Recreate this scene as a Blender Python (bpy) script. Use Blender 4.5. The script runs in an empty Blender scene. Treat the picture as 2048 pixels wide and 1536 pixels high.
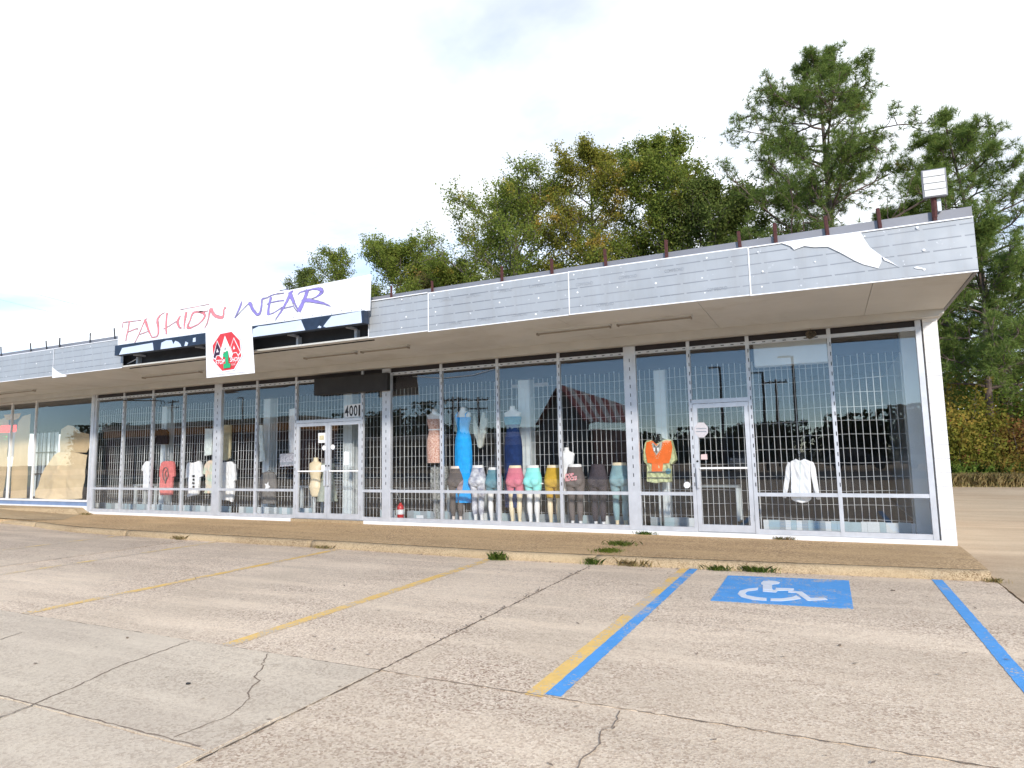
import bpy, bmesh, math, random
import numpy as np
from mathutils import Vector, Matrix, noise as mnoise
rnd = random.Random(7)
R_ = math.radians
S = bpy.context.scene
COL = S.collection

# ------------------------------------------------------------------ camera
CAMP = np.array([3.0608, -11.1491, 1.3276])
YAW, PIT, ROL, FPX = R_(-25.8086), R_(6.2467), R_(-1.0757), 1290.68
_F = np.array([math.sin(YAW)*math.cos(PIT), math.cos(YAW)*math.cos(PIT), math.sin(PIT)])
_R0 = np.array([math.cos(YAW), -math.sin(YAW), 0.0]); _U0 = np.cross(_R0, _F)
_R = _R0*math.cos(ROL)+_U0*math.sin(ROL); _U = _U0*math.cos(ROL)-_R0*math.sin(ROL)
cam = bpy.data.cameras.new('camera'); camo = bpy.data.objects.new('camera', cam); COL.objects.link(camo)
camo.matrix_world = Matrix(((_R[0], _U[0], -_F[0], CAMP[0]), (_R[1], _U[1], -_F[1], CAMP[1]), (_R[2], _U[2], -_F[2], CAMP[2]), (0, 0, 0, 1)))
cam.sensor_width = 36; cam.lens = FPX/2048*36; cam.clip_end = 2000; cam.clip_start = 0.1
S.camera = camo
def ray(x, y): return _F+_R*(x-1024)/FPX-_U*(y-768)/FPX
def at(x, y, Y): d = ray(x, y); return CAMP+d*((Y-CAMP[1])/d[1])       # photo pixel -> point on the plane y = Y
def atz(x, y, Z): d = ray(x, y); return CAMP+d*((Z-CAMP[2])/d[2])      # photo pixel -> point on the level z = Z

# ------------------------------------------------------------------ light
SUN_EL, SUN_AZ = R_(25), R_(33)          # azimuth to the right of the facade's outward normal
sdir = Vector((math.sin(SUN_AZ)*math.cos(SUN_EL), -math.cos(SUN_AZ)*math.cos(SUN_EL), math.sin(SUN_EL)))
sun = bpy.data.lights.new('sun', 'SUN'); suno = bpy.data.objects.new('sun', sun); COL.objects.link(suno)
sun.energy = 2.3; sun.angle = R_(5); sun.color = (1.0, 0.93, 0.84)
suno.rotation_euler = sdir.to_track_quat('Z', 'Y').to_euler(); suno.location = (20, -30, 25)
S.view_settings.view_transform = 'Standard'; S.view_settings.look = 'None'
S.view_settings.exposure = 0.9; S.view_settings.gamma = 1
S.view_settings.use_curve_mapping = False
W = bpy.data.worlds.new('World'); S.world = W; W.use_nodes = True
nt = W.node_tree; nt.nodes.clear()
def N(nt, t, **k):
    n = nt.nodes.new(t)
    for a, b in k.items():
        if a == 'ins':
            for i, v in b.items(): n.inputs[i].default_value = v
        else: setattr(n, a, b)
    return n
wo = N(nt, 'ShaderNodeOutputWorld')
sky = N(nt, 'ShaderNodeTexSky', sky_type='NISHITA', sun_disc=False, sun_elevation=SUN_EL, altitude=2500, air_density=1.0, dust_density=0.0, ozone_density=2.5)
sky.sun_rotation = math.atan2(sdir.x, sdir.y)
bg1 = N(nt, 'ShaderNodeBackground', ins={1: 0.15}); nt.links.new(sky.outputs[0], bg1.inputs[0])
tc = N(nt, 'ShaderNodeTexCoord')
sep = N(nt, 'ShaderNodeSeparateXYZ'); nt.links.new(tc.outputs['Generated'], sep.inputs[0])
zz = N(nt, 'ShaderNodeMath', operation='MAXIMUM', ins={1: 0.06}); nt.links.new(sep.outputs[2], zz.inputs[0])
dx = N(nt, 'ShaderNodeMath', operation='DIVIDE'); nt.links.new(sep.outputs[0], dx.inputs[0]); nt.links.new(zz.outputs[0], dx.inputs[1])
dy = N(nt, 'ShaderNodeMath', operation='DIVIDE'); nt.links.new(sep.outputs[1], dy.inputs[0]); nt.links.new(zz.outputs[0], dy.inputs[1])
cmb = N(nt, 'ShaderNodeCombineXYZ'); nt.links.new(dx.outputs[0], cmb.inputs[0]); nt.links.new(dy.outputs[0], cmb.inputs[1])
n1 = N(nt, 'ShaderNodeTexNoise', ins={'Scale': 0.55, 'Detail': 7, 'Roughness': 0.55, 'Distortion': 0.3}); nt.links.new(cmb.outputs[0], n1.inputs['Vector'])
# thin cloud sheet: thicker over the shop (+y), breaking up to blue across the road (-y), as its windows mirror it
gr = N(nt, 'ShaderNodeMapRange', ins={1: -0.5, 2: 0.3, 3: -0.34, 4: 0.19}); nt.links.new(sep.outputs[1], gr.inputs[0])
ad = N(nt, 'ShaderNodeMath', operation='ADD'); nt.links.new(n1.outputs[0], ad.inputs[0]); nt.links.new(gr.outputs[0], ad.inputs[1])
cr = N(nt, 'ShaderNodeMapRange', ins={1: 0.42, 2: 0.71, 3: 0.0, 4: 0.95}); nt.links.new(ad.outputs[0], cr.inputs[0])
bg2 = N(nt, 'ShaderNodeBackground', ins={0: (0.93, 0.965, 1.0, 1), 1: 0.82})
n2 = N(nt, 'ShaderNodeTexNoise', ins={'Scale': 0.8, 'Detail': 6, 'Roughness': 0.55, 'Distortion': 0.4}); nt.links.new(cmb.outputs[0], n2.inputs['Vector'])
cb = N(nt, 'ShaderNodeMapRange', ins={1: 0.32, 2: 0.6, 3: 0.60, 4: 0.92}); nt.links.new(n2.outputs[0], cb.inputs[0]); nt.links.new(cb.outputs[0], bg2.inputs[1])
mx = N(nt, 'ShaderNodeMixShader'); nt.links.new(cr.outputs[0], mx.inputs[0]); nt.links.new(bg1.outputs[0], mx.inputs[1]); nt.links.new(bg2.outputs[0], mx.inputs[2])
nt.links.new(mx.outputs[0], wo.inputs[0])

# ------------------------------------------------------------------ materials
M = {}
def mat(name, col, rough=0.6, metal=0.0, var=0.12, scale=6.0, bump=0.0, bscale=40.0, spec=0.5, coat=0, col2=None, emit=0):
    m = bpy.data.materials.new(name); m.use_nodes = True; t = m.node_tree
    b = t.nodes['Principled BSDF']; b.inputs['Roughness'].default_value = rough; b.inputs['Metallic'].default_value = metal
    b.inputs['Specular IOR Level'].default_value = spec
    tcn = N(t, 'ShaderNodeTexCoord')
    no = N(t, 'ShaderNodeTexNoise', ins={'Scale': scale, 'Detail': 6, 'Roughness': 0.6}); t.links.new(tcn.outputs['Object'], no.inputs['Vector'])
    c = Vector(col[:3]); d = Vector(col2[:3]) if col2 else c*(1-var*1.6)
    rp = N(t, 'ShaderNodeValToRGB'); rp.color_ramp.elements[0].position = 0.3; rp.color_ramp.elements[1].position = 0.7
    rp.color_ramp.elements[0].color = (*d, 1); rp.color_ramp.elements[1].color = (*(c*(1+var*0.4) if not col2 else c), 1)
    t.links.new(no.outputs[0], rp.inputs[0]); t.links.new(rp.outputs[0], b.inputs['Base Color'])
    if bump:
        nb = N(t, 'ShaderNodeTexNoise', ins={'Scale': bscale, 'Detail': 4}); t.links.new(tcn.outputs['Object'], nb.inputs['Vector'])
        bp = N(t, 'ShaderNodeBump', ins={'Strength': bump, 'Distance': 0.01}); t.links.new(nb.outputs[0], bp.inputs['Height']); t.links.new(bp.outputs[0], b.inputs['Normal'])
    if emit:
        b.inputs['Emission Color'].default_value = (*c, 1); b.inputs['Emission Strength'].default_value = emit
    M[name] = m
    return m
def s(r, g, b):     # sRGB 0-255 -> linear
    return tuple(((v/255)/12.92 if v/255 <= .04045 else ((v/255+.055)/1.055)**2.4) for v in (r, g, b))

def concrete(name, base, pebble_d, pebble_l, amount, stain, rough=0.9, bumpd=0.004, psc=75):
    m = bpy.data.materials.new(name); m.use_nodes = True; t = m.node_tree; b = t.nodes['Principled BSDF']; b.inputs['Roughness'].default_value = rough
    b.inputs['Specular IOR Level'].default_value = 0.25
    geo = N(t, 'ShaderNodeNewGeometry'); P = geo.outputs['Position']
    def noi(sc, det=5, ro=0.6, vec=None):
        n = N(t, 'ShaderNodeTexNoise', ins={'Scale': sc, 'Detail': det, 'Roughness': ro}); t.links.new(vec or P, n.inputs['Vector']); return n.outputs[0]
    def mr(x, a, bb, c=0., d=1.):
        n = N(t, 'ShaderNodeMapRange', ins={1: a, 2: bb, 3: c, 4: d}); t.links.new(x, n.inputs[0]); return n.outputs[0]
    def mixc(f, A, B, mode='MIX'):
        n = N(t, 'ShaderNodeMix', data_type='RGBA', blend_type=mode)
        if isinstance(f, float): n.inputs[0].default_value = f
        else: t.links.new(f, n.inputs[0])
        for i, v in ((6, A), (7, B)):
            if isinstance(v, tuple): n.inputs[i].default_value = (*v, 1)
            else: t.links.new(v, n.inputs[i])
        return n.outputs[2]
    def mul(a, bb):
        n = N(t, 'ShaderNodeMath', operation='MULTIPLY'); t.links.new(a, n.inputs[0])
        if isinstance(bb, float): n.inputs[1].default_value = bb
        else: t.links.new(bb, n.inputs[1])
        return n.outputs[0]
    v = N(t, 'ShaderNodeTexVoronoi', ins={'Scale': psc}); t.links.new(P, v.inputs['Vector'])
    hsv = N(t, 'ShaderNodeSeparateColor'); t.links.new(v.outputs['Color'], hsv.inputs[0])
    v2 = N(t, 'ShaderNodeTexVoronoi', ins={'Scale': psc*0.42}); t.links.new(P, v2.inputs['Vector'])
    hs2 = N(t, 'ShaderNodeSeparateColor'); t.links.new(v2.outputs['Color'], hs2.inputs[0])
    peb = mixc(mr(hsv.outputs[0], .2, .8), pebble_d, pebble_l)
    peb = mixc(mul(mr(hs2.outputs[0], .78, .8), .4), peb, tuple(c*.75 for c in pebble_d))
    # where the paste is worn off the pebbles show
    oi = N(t, 'ShaderNodeObjectInfo')
    w1 = noi(0.55, 6, .62); w2 = noi(9, 4, .7)
    wa = N(t, 'ShaderNodeMath', operation='ADD'); t.links.new(mul(w1, 1.4), wa.inputs[0]); t.links.new(mul(w2, .6), wa.inputs[1])
    wr = mul(mr(wa.outputs[0], .72, 1.18, .25, 1.), amount)
    # a pebble is seen only in some cells
    wr2 = mul(wr, mr(hsv.outputs[1], .15, .45))
    col = mixc(wr2, base, peb)
    st = mr(noi(0.35, 6, .65), .38, .66)
    col = mixc(mul(st, .8), col, mixc(.6, col, stain))
    sx = N(t, 'ShaderNodeVectorMath', operation='MULTIPLY'); sx.inputs[1].default_value = (.35, 2.2, 1); t.links.new(P, sx.inputs[0])
    sk = mr(noi(1.1, 5, .6, sx.outputs[0]), .45, .75)
    col = mixc(mul(sk, .55), col, tuple(min(1, c*1.35) for c in base))
    n = N(t, 'ShaderNodeMath', operation='MULTIPLY_ADD', ins={1: .16, 2: .92}); t.links.new(oi.outputs['Random'], n.inputs[0])
    cm = N(t, 'ShaderNodeCombineXYZ')
    for i in range(3): t.links.new(n.outputs[0], cm.inputs[i])
    col = mixc(1.0, col, cm.outputs[0], 'MULTIPLY')
    fn = mr(noi(220, 2), .3, .7, .86, 1.12)
    cm2 = N(t, 'ShaderNodeCombineXYZ')
    for i in range(3): t.links.new(fn, cm2.inputs[i])
    col = mixc(1.0, col, cm2.outputs[0], 'MULTIPLY')
    t.links.new(col, b.inputs['Base Color'])
    bp = N(t, 'ShaderNodeBump', ins={'Strength': .7, 'Distance': bumpd}); 
    hh = N(t, 'ShaderNodeMath', operation='ADD'); t.links.new(mul(v.outputs['Distance'], wr), hh.inputs[0]); t.links.new(mul(noi(160, 3), .5), hh.inputs[1])
    t.links.new(hh.outputs[0], bp.inputs['Height']); t.links.new(bp.outputs[0], b.inputs['Normal'])
    M[name] = m
concrete('lot_aggregate', (.71, .57, .41), (.36, .235, .16), (.86, .71, .54), 1.0, (.50, .395, .28), psc=72)
concrete('lot_smooth', (.645, .54, .40), (.34, .245, .17), (.70, .59, .45), .65, (.47, .375, .285), psc=64)
concrete('walk_aggregate', (.55, .375, .195), (.22, .13, .06), (.80, .57, .33), 1.0, (.40, .265, .135), psc=62)
concrete('kerb_concrete', (.45, .34, .20), (.20, .13, .065), (.56, .42, .26), .95, (.27, .18, .095))
concrete('drive_concrete', (.54, .415, .275), (.33, .23, .14), (.54, .43, .30), .5, (.42, .28, .165))
mat('joint_dirt', (.19, .14, .095), .95, scale=3, var=.3, bump=.5)
mat('crack_dirt', (.28, .21, .15), .95, scale=20, var=.3)
mat('straw_soil', (.46, .36, .19), .95, scale=1.2, col2=(.30, .26, .11), bump=.5)
mat('far_ground', (.13, .12, .07), .95, scale=.15, col2=(.09, .095, .045))
mat('road_asphalt', (.055, .054, .052), .85, scale=1.0, var=.2)
def paint(name, col, wear_col, wear=.5):
    m = mat(name, col, .7, var=.08, scale=12); t = m.node_tree; b = t.nodes['Principled BSDF']
    src = b.inputs['Base Color'].links[0].from_socket
    geo = N(t, 'ShaderNodeNewGeometry')
    n = N(t, 'ShaderNodeTexNoise', ins={'Scale': 45, 'Detail': 4, 'Roughness': .7}); t.links.new(geo.outputs['Position'], n.inputs['Vector'])
    n2 = N(t, 'ShaderNodeTexNoise', ins={'Scale': 2.5, 'Detail': 4, 'Roughness': .6}); t.links.new(geo.outputs['Position'], n2.inputs['Vector'])
    a = N(t, 'ShaderNodeMath', operation='ADD'); t.links.new(n.outputs[0], a.inputs[0]); t.links.new(n2.outputs[0], a.inputs[1])
    r = N(t, 'ShaderNodeMapRange', ins={1: 1.32-wear*.4, 2: 1.42-wear*.4}); t.links.new(a.outputs[0], r.inputs[0])
    mxx = N(t, 'ShaderNodeMix', data_type='RGBA'); t.links.new(r.outputs[0], mxx.inputs[0]); t.links.new(src, mxx.inputs[6]); mxx.inputs[7].default_value = (*wear_col, 1)
    t.links.new(mxx.outputs[2], b.inputs['Base Color'])
    bp = N(t, 'ShaderNodeBump', ins={'Strength': .5, 'Distance': .003}); t.links.new(n.outputs[0], bp.inputs['Height']); t.links.new(bp.outputs[0], b.inputs['Normal'])
paint('yellow_paint', (.88, .56, .16), (.58, .48, .37), .85)
paint('yellow_faded', (.86, .60, .22), (.62, .50, .37), .95)
paint('blue_paint', (.085, .345, .73), (.50, .45, .38), .58)
paint('symbol_white', (.74, .76, .78), (.25, .36, .6), .15)
mat('white_paint', (.80, .79, .77), .55, var=.06, scale=2.5, bump=.15)
mat('block_paint', (.80, .79, .775), .7, var=.06, scale=5, bump=.35, bscale=60)
mat('mortar_paint', (.74, .73, .71), .85, var=.1)
mat('soffit_paint', (.60, .59, .55), .8, var=.07, scale=.9)
mat('trim_paint', (.58, .565, .52), .7, var=.08, scale=1.5)
mat('aluminium', (.62, .63, .65), .42, metal=.35, var=.10, scale=5)
mat('aluminium_dull', (.46, .46, .46), .5, metal=.4, var=.14, scale=7)
mat('slot_black', (.012, .011, .012), .8)
mat('dark_board', (.018, .012, .014), .6, var=.3)
mat('blue_sill', (.20, .28, .44), .55, var=.12, scale=3)
mat('grey_flash', (.235, .235, .25), .55, metal=.2, var=.12, scale=1.5)
mat('roof_dark', (.09, .09, .095), .9)
mat('rust_red', (.085, .022, .018), .8, var=.35, scale=30, bump=.3)
mat('black_steel', (.022, .02, .02), .6, var=.3, scale=4)
mat('recess_black', (.02, .018, .018), .7, var=.4, scale=3)
mat('navy_film', (.02, .035, .065), .5, var=.25, scale=7)
mat('pale_film', (.60, .68, .80), .5, var=.06, scale=3)
mat('sign_white', (.86, .865, .87), .35, var=.03, scale=1)
mat('letter_red', (.82, .24, .26), .5, var=.12, scale=8)
mat('letter_purple', (.28, .23, .60), .5, var=.12, scale=8)
mat('letter_grey', (.22, .21, .22), .6, var=.2, scale=14)
mat('logo_red', (.66, .045, .05), .45, var=.1, scale=9)
mat('logo_plum', (.045, .012, .035), .5)
mat('logo_green', (.02, .42, .16), .45)
mat('logo_white', (.85, .84, .84), .45, var=.03)
mat('black_ink', (.015, .015, .017), .55)
mat('print_ink', (.30, .325, .36), .7, var=.2, scale=8)
mat('screw_white', (.85, .85, .85), .5, var=.03)
mat('patch_white', (.84, .84, .845), .45, var=.03)
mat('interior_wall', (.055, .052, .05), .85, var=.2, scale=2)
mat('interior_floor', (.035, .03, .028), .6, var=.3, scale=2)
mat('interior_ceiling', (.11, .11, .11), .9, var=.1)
mat('column_white', (.70, .76, .77), .55, var=.05, scale=2)
mat('wire_white', (.74, .75, .75), .45, metal=.2, var=.08, scale=3)
mat('tile_white', (.66, .69, .69), .35, var=.04); mat('tile_grey', (.34, .38, .40), .35, var=.06); mat('tile_mint', (.40, .50, .53), .35, var=.06)
mat('kraft_paper', (.60, .45, .265), .8, var=.10, scale=1.6, bump=.12, bscale=9)
mat('kraft_light', (.68, .53, .33), .8, var=.08, scale=1.6, bump=.12, bscale=9)
mat('red_glow', (1.0, .05, .04), .5, emit=1.3, var=.02); mat('green_glow', (.1, .7, .15), .5, emit=.7, var=.02)
mat('orange_card', (.62, .33, .05), .7)
mat('skin_white', (.84, .82, .79), .45, var=.04, scale=2); mat('skin_cream', (.82, .69, .47), .45, var=.05, scale=2); mat('skin_pink', (.80, .67, .58), .45, var=.04)
def cloth(n, c, **k): mat(n, c, .85, var=k.pop('var', .14), scale=k.pop('scale', 9), bump=.25, bscale=18, spec=.2, **k)
cloth('cloth_taupe', (0.142, 0.119, 0.108)); cloth('cloth_mauve', (0.405, 0.304, 0.311)); cloth('cloth_teal', (0.135, 0.290, 0.344)); cloth('cloth_pink', (0.675, 0.196, 0.257))
cloth('cloth_mint', (0.297, 0.810, 0.756), var=.08); cloth('cloth_mustard', (0.594, 0.365, 0.041)); cloth('cloth_grey', (0.169, 0.142, 0.132)); cloth('cloth_charcoal', (.075, .064, .074), scale=60, var=.3)
cloth('cloth_seafoam', (0.257, 0.405, 0.432)); cloth('cloth_tiedye', (0.860, 0.860, 0.860), col2=(.10, .105, .19), scale=7)
cloth('cloth_floral', (0.860, 0.675, 0.567), col2=(.40, .11, .06), scale=38); cloth('cloth_camo', (.46, .47, .44), col2=(.05, .055, .055), scale=26)
cloth('cloth_azure', (0.016, 0.378, 0.860), var=.12); cloth('cloth_navy', (.012, .035, .13), var=.25); cloth('cloth_sea', (.05, .24, .36)); cloth('cloth_sage', (0.486, 0.499, 0.446))
cloth('cloth_white', (0.860, 0.860, 0.860), var=.06); cloth('cloth_orange', (0.860, 0.182, 0.041), var=.1); cloth('cloth_lime', (0.675, 0.702, 0.378), col2=(.30, .34, .20), scale=22)
cloth('cloth_coral', (0.783, 0.230, 0.216)); cloth('cloth_black', (.02, .02, .022)); cloth('cloth_tan', (0.608, 0.540, 0.351)); cloth('cloth_rainbow', (0.860, 0.567, 0.432), col2=(.42, .62, .50), scale=5); cloth('cloth_gravel', (.20, .19, .18)); cloth('cloth_print', (.30, .29, .27), col2=(.20, .10, .09), scale=20)
cloth('cloth_ltgreen', (.42, .44, .36), col2=(.28, .32, .27), scale=11); cloth('cloth_pale', (0.743, 0.810, 0.783))
mat('extinguisher_red', (.55, .02, .025), .3, var=.1); mat('chrome', (.6, .6, .6), .25, metal=.9); mat('rubber', (.02, .02, .02), .6)
mat('paper_white', (.78, .78, .77), .7, var=.04); mat('paper_pink', (.70, .52, .50), .7, var=.06); mat('sticker_grey', (.56, .53, .55), .6, var=.1, scale=30); mat('poster_print', (.62, .62, .64), .6, col2=(.16, .15, .20), scale=26)
mat('lens_white', (.70, .69, .65), .4, var=.08, scale=20)
mat('fixture_tan', (.33, .29, .235), .7)
mat('nest_straw', (.20, .165, .12), .95, var=.4, scale=40)
mat('bark', (.17, .135, .115), .9, var=.35, scale=5, bump=.8, bscale=12); mat('bark_pine', (.17, .12, .10), .9, var=.35, scale=4, bump=.8, bscale=10)
def leafmat(name, ramp, patch, trans=.35, pscale=.55):
    m = bpy.data.materials.new(name); m.use_nodes = True; t = m.node_tree; t.nodes.clear()
    out = N(t, 'ShaderNodeOutputMaterial'); geo = N(t, 'ShaderNodeNewGeometry')
    wn = N(t, 'ShaderNodeTexNoise', ins={'Scale': 9.0, 'Detail': 2}); t.links.new(geo.outputs['Position'], wn.inputs['Vector'])
    rp = N(t, 'ShaderNodeValToRGB'); els = rp.color_ramp.elements
    els[0].position = .3; els[0].color = (*ramp[0], 1); els[1].position = .7; els[1].color = (*ramp[-1], 1)
    for i, c in enumerate(ramp[1:-1]): e = els.new(.3+.4*(i+1)/(len(ramp)-1)); e.color = (*c, 1)
    t.links.new(wn.outputs[0], rp.inputs[0])
    pn = N(t, 'ShaderNodeTexNoise', ins={'Scale': pscale, 'Detail': 4, 'Roughness': .65}); t.links.new(geo.outputs['Position'], pn.inputs['Vector'])
    pr = N(t, 'ShaderNodeMapRange', ins={1: patch[1], 2: patch[1]+.08}); t.links.new(pn.outputs[0], pr.inputs[0])
    mxx = N(t, 'ShaderNodeMix', data_type='RGBA'); t.links.new(pr.outputs[0], mxx.inputs[0]); t.links.new(rp.outputs[0], mxx.inputs[6]); mxx.inputs[7].default_value = (*patch[0], 1)
    d = N(t, 'ShaderNodeBsdfDiffuse'); tr = N(t, 'ShaderNodeBsdfTranslucent'); mm = N(t, 'ShaderNodeMixShader', ins={0: trans})
    t.links.new(mxx.outputs[2], d.inputs[0]); t.links.new(mxx.outputs[2], tr.inputs[0]); t.links.new(d.outputs[0], mm.inputs[1]); t.links.new(tr.outputs[0], mm.inputs[2])
    t.links.new(mm.outputs[0], out.inputs[0]); M[name] = m
leafmat('leaf_oak', [(0.113, 0.166, 0.031), (0.217, 0.270, 0.052), (0.348, 0.348, 0.086)], ((0.500, 0.383, 0.078), .60), .5)
leafmat('leaf_oak2', [(0.137, 0.169, 0.029), (0.266, 0.266, 0.048), (0.402, 0.322, 0.072)], ((0.500, 0.354, 0.081), .54), .5)
leafmat('leaf_dark', [(0.078, 0.113, 0.031), (0.148, 0.192, 0.049), (0.244, 0.260, 0.078)], ((0.418, 0.278, 0.070), .64), .45)
leafmat('leaf_rust', [(0.143, 0.143, 0.058), (0.286, 0.234, 0.091), (0.208, 0.221, 0.078)], ((0.468, 0.234, 0.078), .56), .5)
leafmat('needle', [(0.091, 0.140, 0.043), (0.177, 0.244, 0.061), (0.281, 0.329, 0.091)], ((0.329, 0.244, 0.073), .64), .4)
leafmat('needle2', [(0.098, 0.150, 0.046), (0.189, 0.260, 0.065), (0.299, 0.351, 0.098)], ((0.351, 0.260, 0.078), .64), .4)
leafmat('leaf_bush', [(0.086, 0.156, 0.029), (0.187, 0.265, 0.047), (0.296, 0.343, 0.078)], ((0.343, 0.265, 0.062), .58), .45)
leafmat('leaf_red', [(0.201, 0.086, 0.046), (0.345, 0.159, 0.065), (0.245, 0.215, 0.065)], ((0.475, 0.201, 0.057), .58), .45)
leafmat('leaf_gold', [(.18, .13, .03), (.28, .18, .045), (.15, .17, .04)], ((.34, .17, .045), .6), .45)
leafmat('leaf_far_shaded', [(.025, .035, .012), (.04, .055, .018), (.06, .07, .025)], ((.07, .06, .02), .64), .2)  # shaded side of the mirrored trees is put into this darker leaf colour
leafmat('grass_green', [(.08, .15, .03), (.15, .23, .045), (.24, .28, .07)], ((.34, .28, .13), .60), pscale=3)
leafmat('grass_dry', [(.34, .26, .12), (.48, .37, .18), (.24, .25, .08)], ((.46, .36, .18), .6), pscale=2)
leafmat('grass_lime', [(.14, .20, .02), (.20, .27, .04), (.26, .29, .07)], ((.3, .24, .1), .7), pscale=3)
def glassmat(name, tint=(.985, .99, .99), f0=.05):
    m = bpy.data.materials.new(name); m.use_nodes = True; t = m.node_tree; t.nodes.clear()
    out = N(t, 'ShaderNodeOutputMaterial'); lw = N(t, 'ShaderNodeLayerWeight', ins={0: .5})
    pw = N(t, 'ShaderNodeMath', operation='POWER', ins={1: 5.0}); t.links.new(lw.outputs['Facing'], pw.inputs[0])
    ma = N(t, 'ShaderNodeMath', operation='MULTIPLY_ADD', ins={1: 1-f0, 2: f0}); t.links.new(pw.outputs[0], ma.inputs[0])
    g = N(t, 'ShaderNodeBsdfGlossy', ins={'Roughness': 0.0, 'Color': (1, 1, 1, 1)}); tr = N(t, 'ShaderNodeBsdfTransparent', ins={0: (*tint, 1)})
    geo = N(t, 'ShaderNodeNewGeometry'); no = N(t, 'ShaderNodeTexNoise', ins={'Scale': .9, 'Detail': 2}); t.links.new(geo.outputs['Position'], no.inputs['Vector'])
    bp = N(t, 'ShaderNodeBump', ins={'Strength': .25, 'Distance': .004}); t.links.new(no.outputs[0], bp.inputs['Height']); t.links.new(bp.outputs[0], g.inputs['Normal'])
    mm = N(t, 'ShaderNodeMixShader'); t.links.new(ma.outputs[0], mm.inputs[0]); t.links.new(tr.outputs[0], mm.inputs[1]); t.links.new(g.outputs[0], mm.inputs[2]); t.links.new(mm.outputs[0], out.inputs[0]); M[name] = m
glassmat('glass')
def fascia_mat():
    m = mat('fascia_sheet', (.385, .405, .42), .45, metal=.1, var=.07, scale=1.2); t = m.node_tree; b = t.nodes['Principled BSDF']
    src = b.inputs['Base Color'].links[0].from_socket
    geo = N(t, 'ShaderNodeNewGeometry'); sp = N(t, 'ShaderNodeSeparateXYZ'); t.links.new(geo.outputs['Position'], sp.inputs[0])
    def ma(op, a, b_=None):
        n = N(t, 'ShaderNodeMath', operation=op)
        for i, v in ((0, a), (1, b_)):
            if v is None: continue
            if isinstance(v, (int, float)): n.inputs[i].default_value = v
            else: t.links.new(v, n.inputs[i])
        return n.outputs[0]
    zr = ma('FRACT', ma('DIVIDE', ma('SUBTRACT', sp.outputs[2], 3.312), .138)); zl = ma('LESS_THAN', zr, .11)
    xr = ma('FRACT', ma('DIVIDE', ma('ADD', sp.outputs[0], ma('MULTIPLY', sp.outputs[2], .3)), .36)); xl = ma('LESS_THAN', xr, .91)
    no = N(t, 'ShaderNodeTexNoise', ins={'Scale': .8, 'Detail': 3}); t.links.new(geo.outputs['Position'], no.inputs['Vector'])
    f = ma('MULTIPLY', ma('MULTIPLY', zl, xl), no.outputs[0])
    mxx = N(t, 'ShaderNodeMix', data_type='RGBA'); t.links.new(f, mxx.inputs[0]); t.links.new(src, mxx.inputs[6]); mxx.inputs[7].default_value = (.10, .11, .13, 1)
    sv = N(t, 'ShaderNodeVectorMath', operation='MULTIPLY'); sv.inputs[1].default_value = (5.0, 1, .5); t.links.new(geo.outputs['Position'], sv.inputs[0])
    gn = N(t, 'ShaderNodeTexNoise', ins={'Scale': 1.3, 'Detail': 6, 'Roughness': .65}); t.links.new(sv.outputs[0], gn.inputs['Vector'])
    g2 = N(t, 'ShaderNodeMapRange', ins={1: .46, 2: .78, 3: 0., 4: .4}); t.links.new(gn.outputs[0], g2.inputs[0])
    m2 = N(t, 'ShaderNodeMix', data_type='RGBA'); t.links.new(g2.outputs[0], m2.inputs[0]); t.links.new(mxx.outputs[2], m2.inputs[6]); m2.inputs[7].default_value = (.27, .26, .25, 1)
    wn = N(t, 'ShaderNodeTexNoise', ins={'Scale': 14, 'Detail': 5, 'Roughness': .7}); t.links.new(geo.outputs['Position'], wn.inputs['Vector'])
    w2 = N(t, 'ShaderNodeMapRange', ins={1: .66, 2: .70}); t.links.new(wn.outputs[0], w2.inputs[0])
    m3 = N(t, 'ShaderNodeMix', data_type='RGBA'); t.links.new(w2.outputs[0], m3.inputs[0]); t.links.new(m2.outputs[2], m3.inputs[6]); m3.inputs[7].default_value = (.62, .63, .64, 1)
    t.links.new(m3.outputs[2], b.inputs['Base Color'])
    bn = N(t, 'ShaderNodeTexNoise', ins={'Scale': 1.6, 'Detail': 2}); t.links.new(geo.outputs['Position'], bn.inputs['Vector'])
    bp = N(t, 'ShaderNodeBump', ins={'Strength': .5, 'Distance': .05}); t.links.new(bn.outputs[0], bp.inputs['Height']); t.links.new(bp.outputs[0], b.inputs['Normal'])
fascia_mat()
def soffit_stains():
    m = M['soffit_paint']; t = m.node_tree; b = t.nodes['Principled BSDF']; src = b.inputs['Base Color'].links[0].from_socket
    geo = N(t, 'ShaderNodeNewGeometry'); n = N(t, 'ShaderNodeTexNoise', ins={'Scale': .7, 'Detail': 8, 'Roughness': .7, 'Distortion': .6}); t.links.new(geo.outputs['Position'], n.inputs['Vector'])
    r = N(t, 'ShaderNodeMapRange', ins={1: .5, 2: .74, 3: 0., 4: .5}); t.links.new(n.outputs[0], r.inputs[0])
    x = N(t, 'ShaderNodeMix', data_type='RGBA'); t.links.new(r.outputs[0], x.inputs[0]); t.links.new(src, x.inputs[6]); x.inputs[7].default_value = (.36, .32, .25, 1); t.links.new(x.outputs[2], b.inputs['Base Color'])
    bp = N(t, 'ShaderNodeBump', ins={'Strength': .4, 'Distance': .03}); t.links.new(n.outputs[0], bp.inputs['Height']); t.links.new(bp.outputs[0], b.inputs['Normal'])
soffit_stains()
def dashiki_mat():
    m = mat('cloth_dashiki', (.78, .13, .03), .85, var=.1, scale=9)
dashiki_mat()

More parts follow.
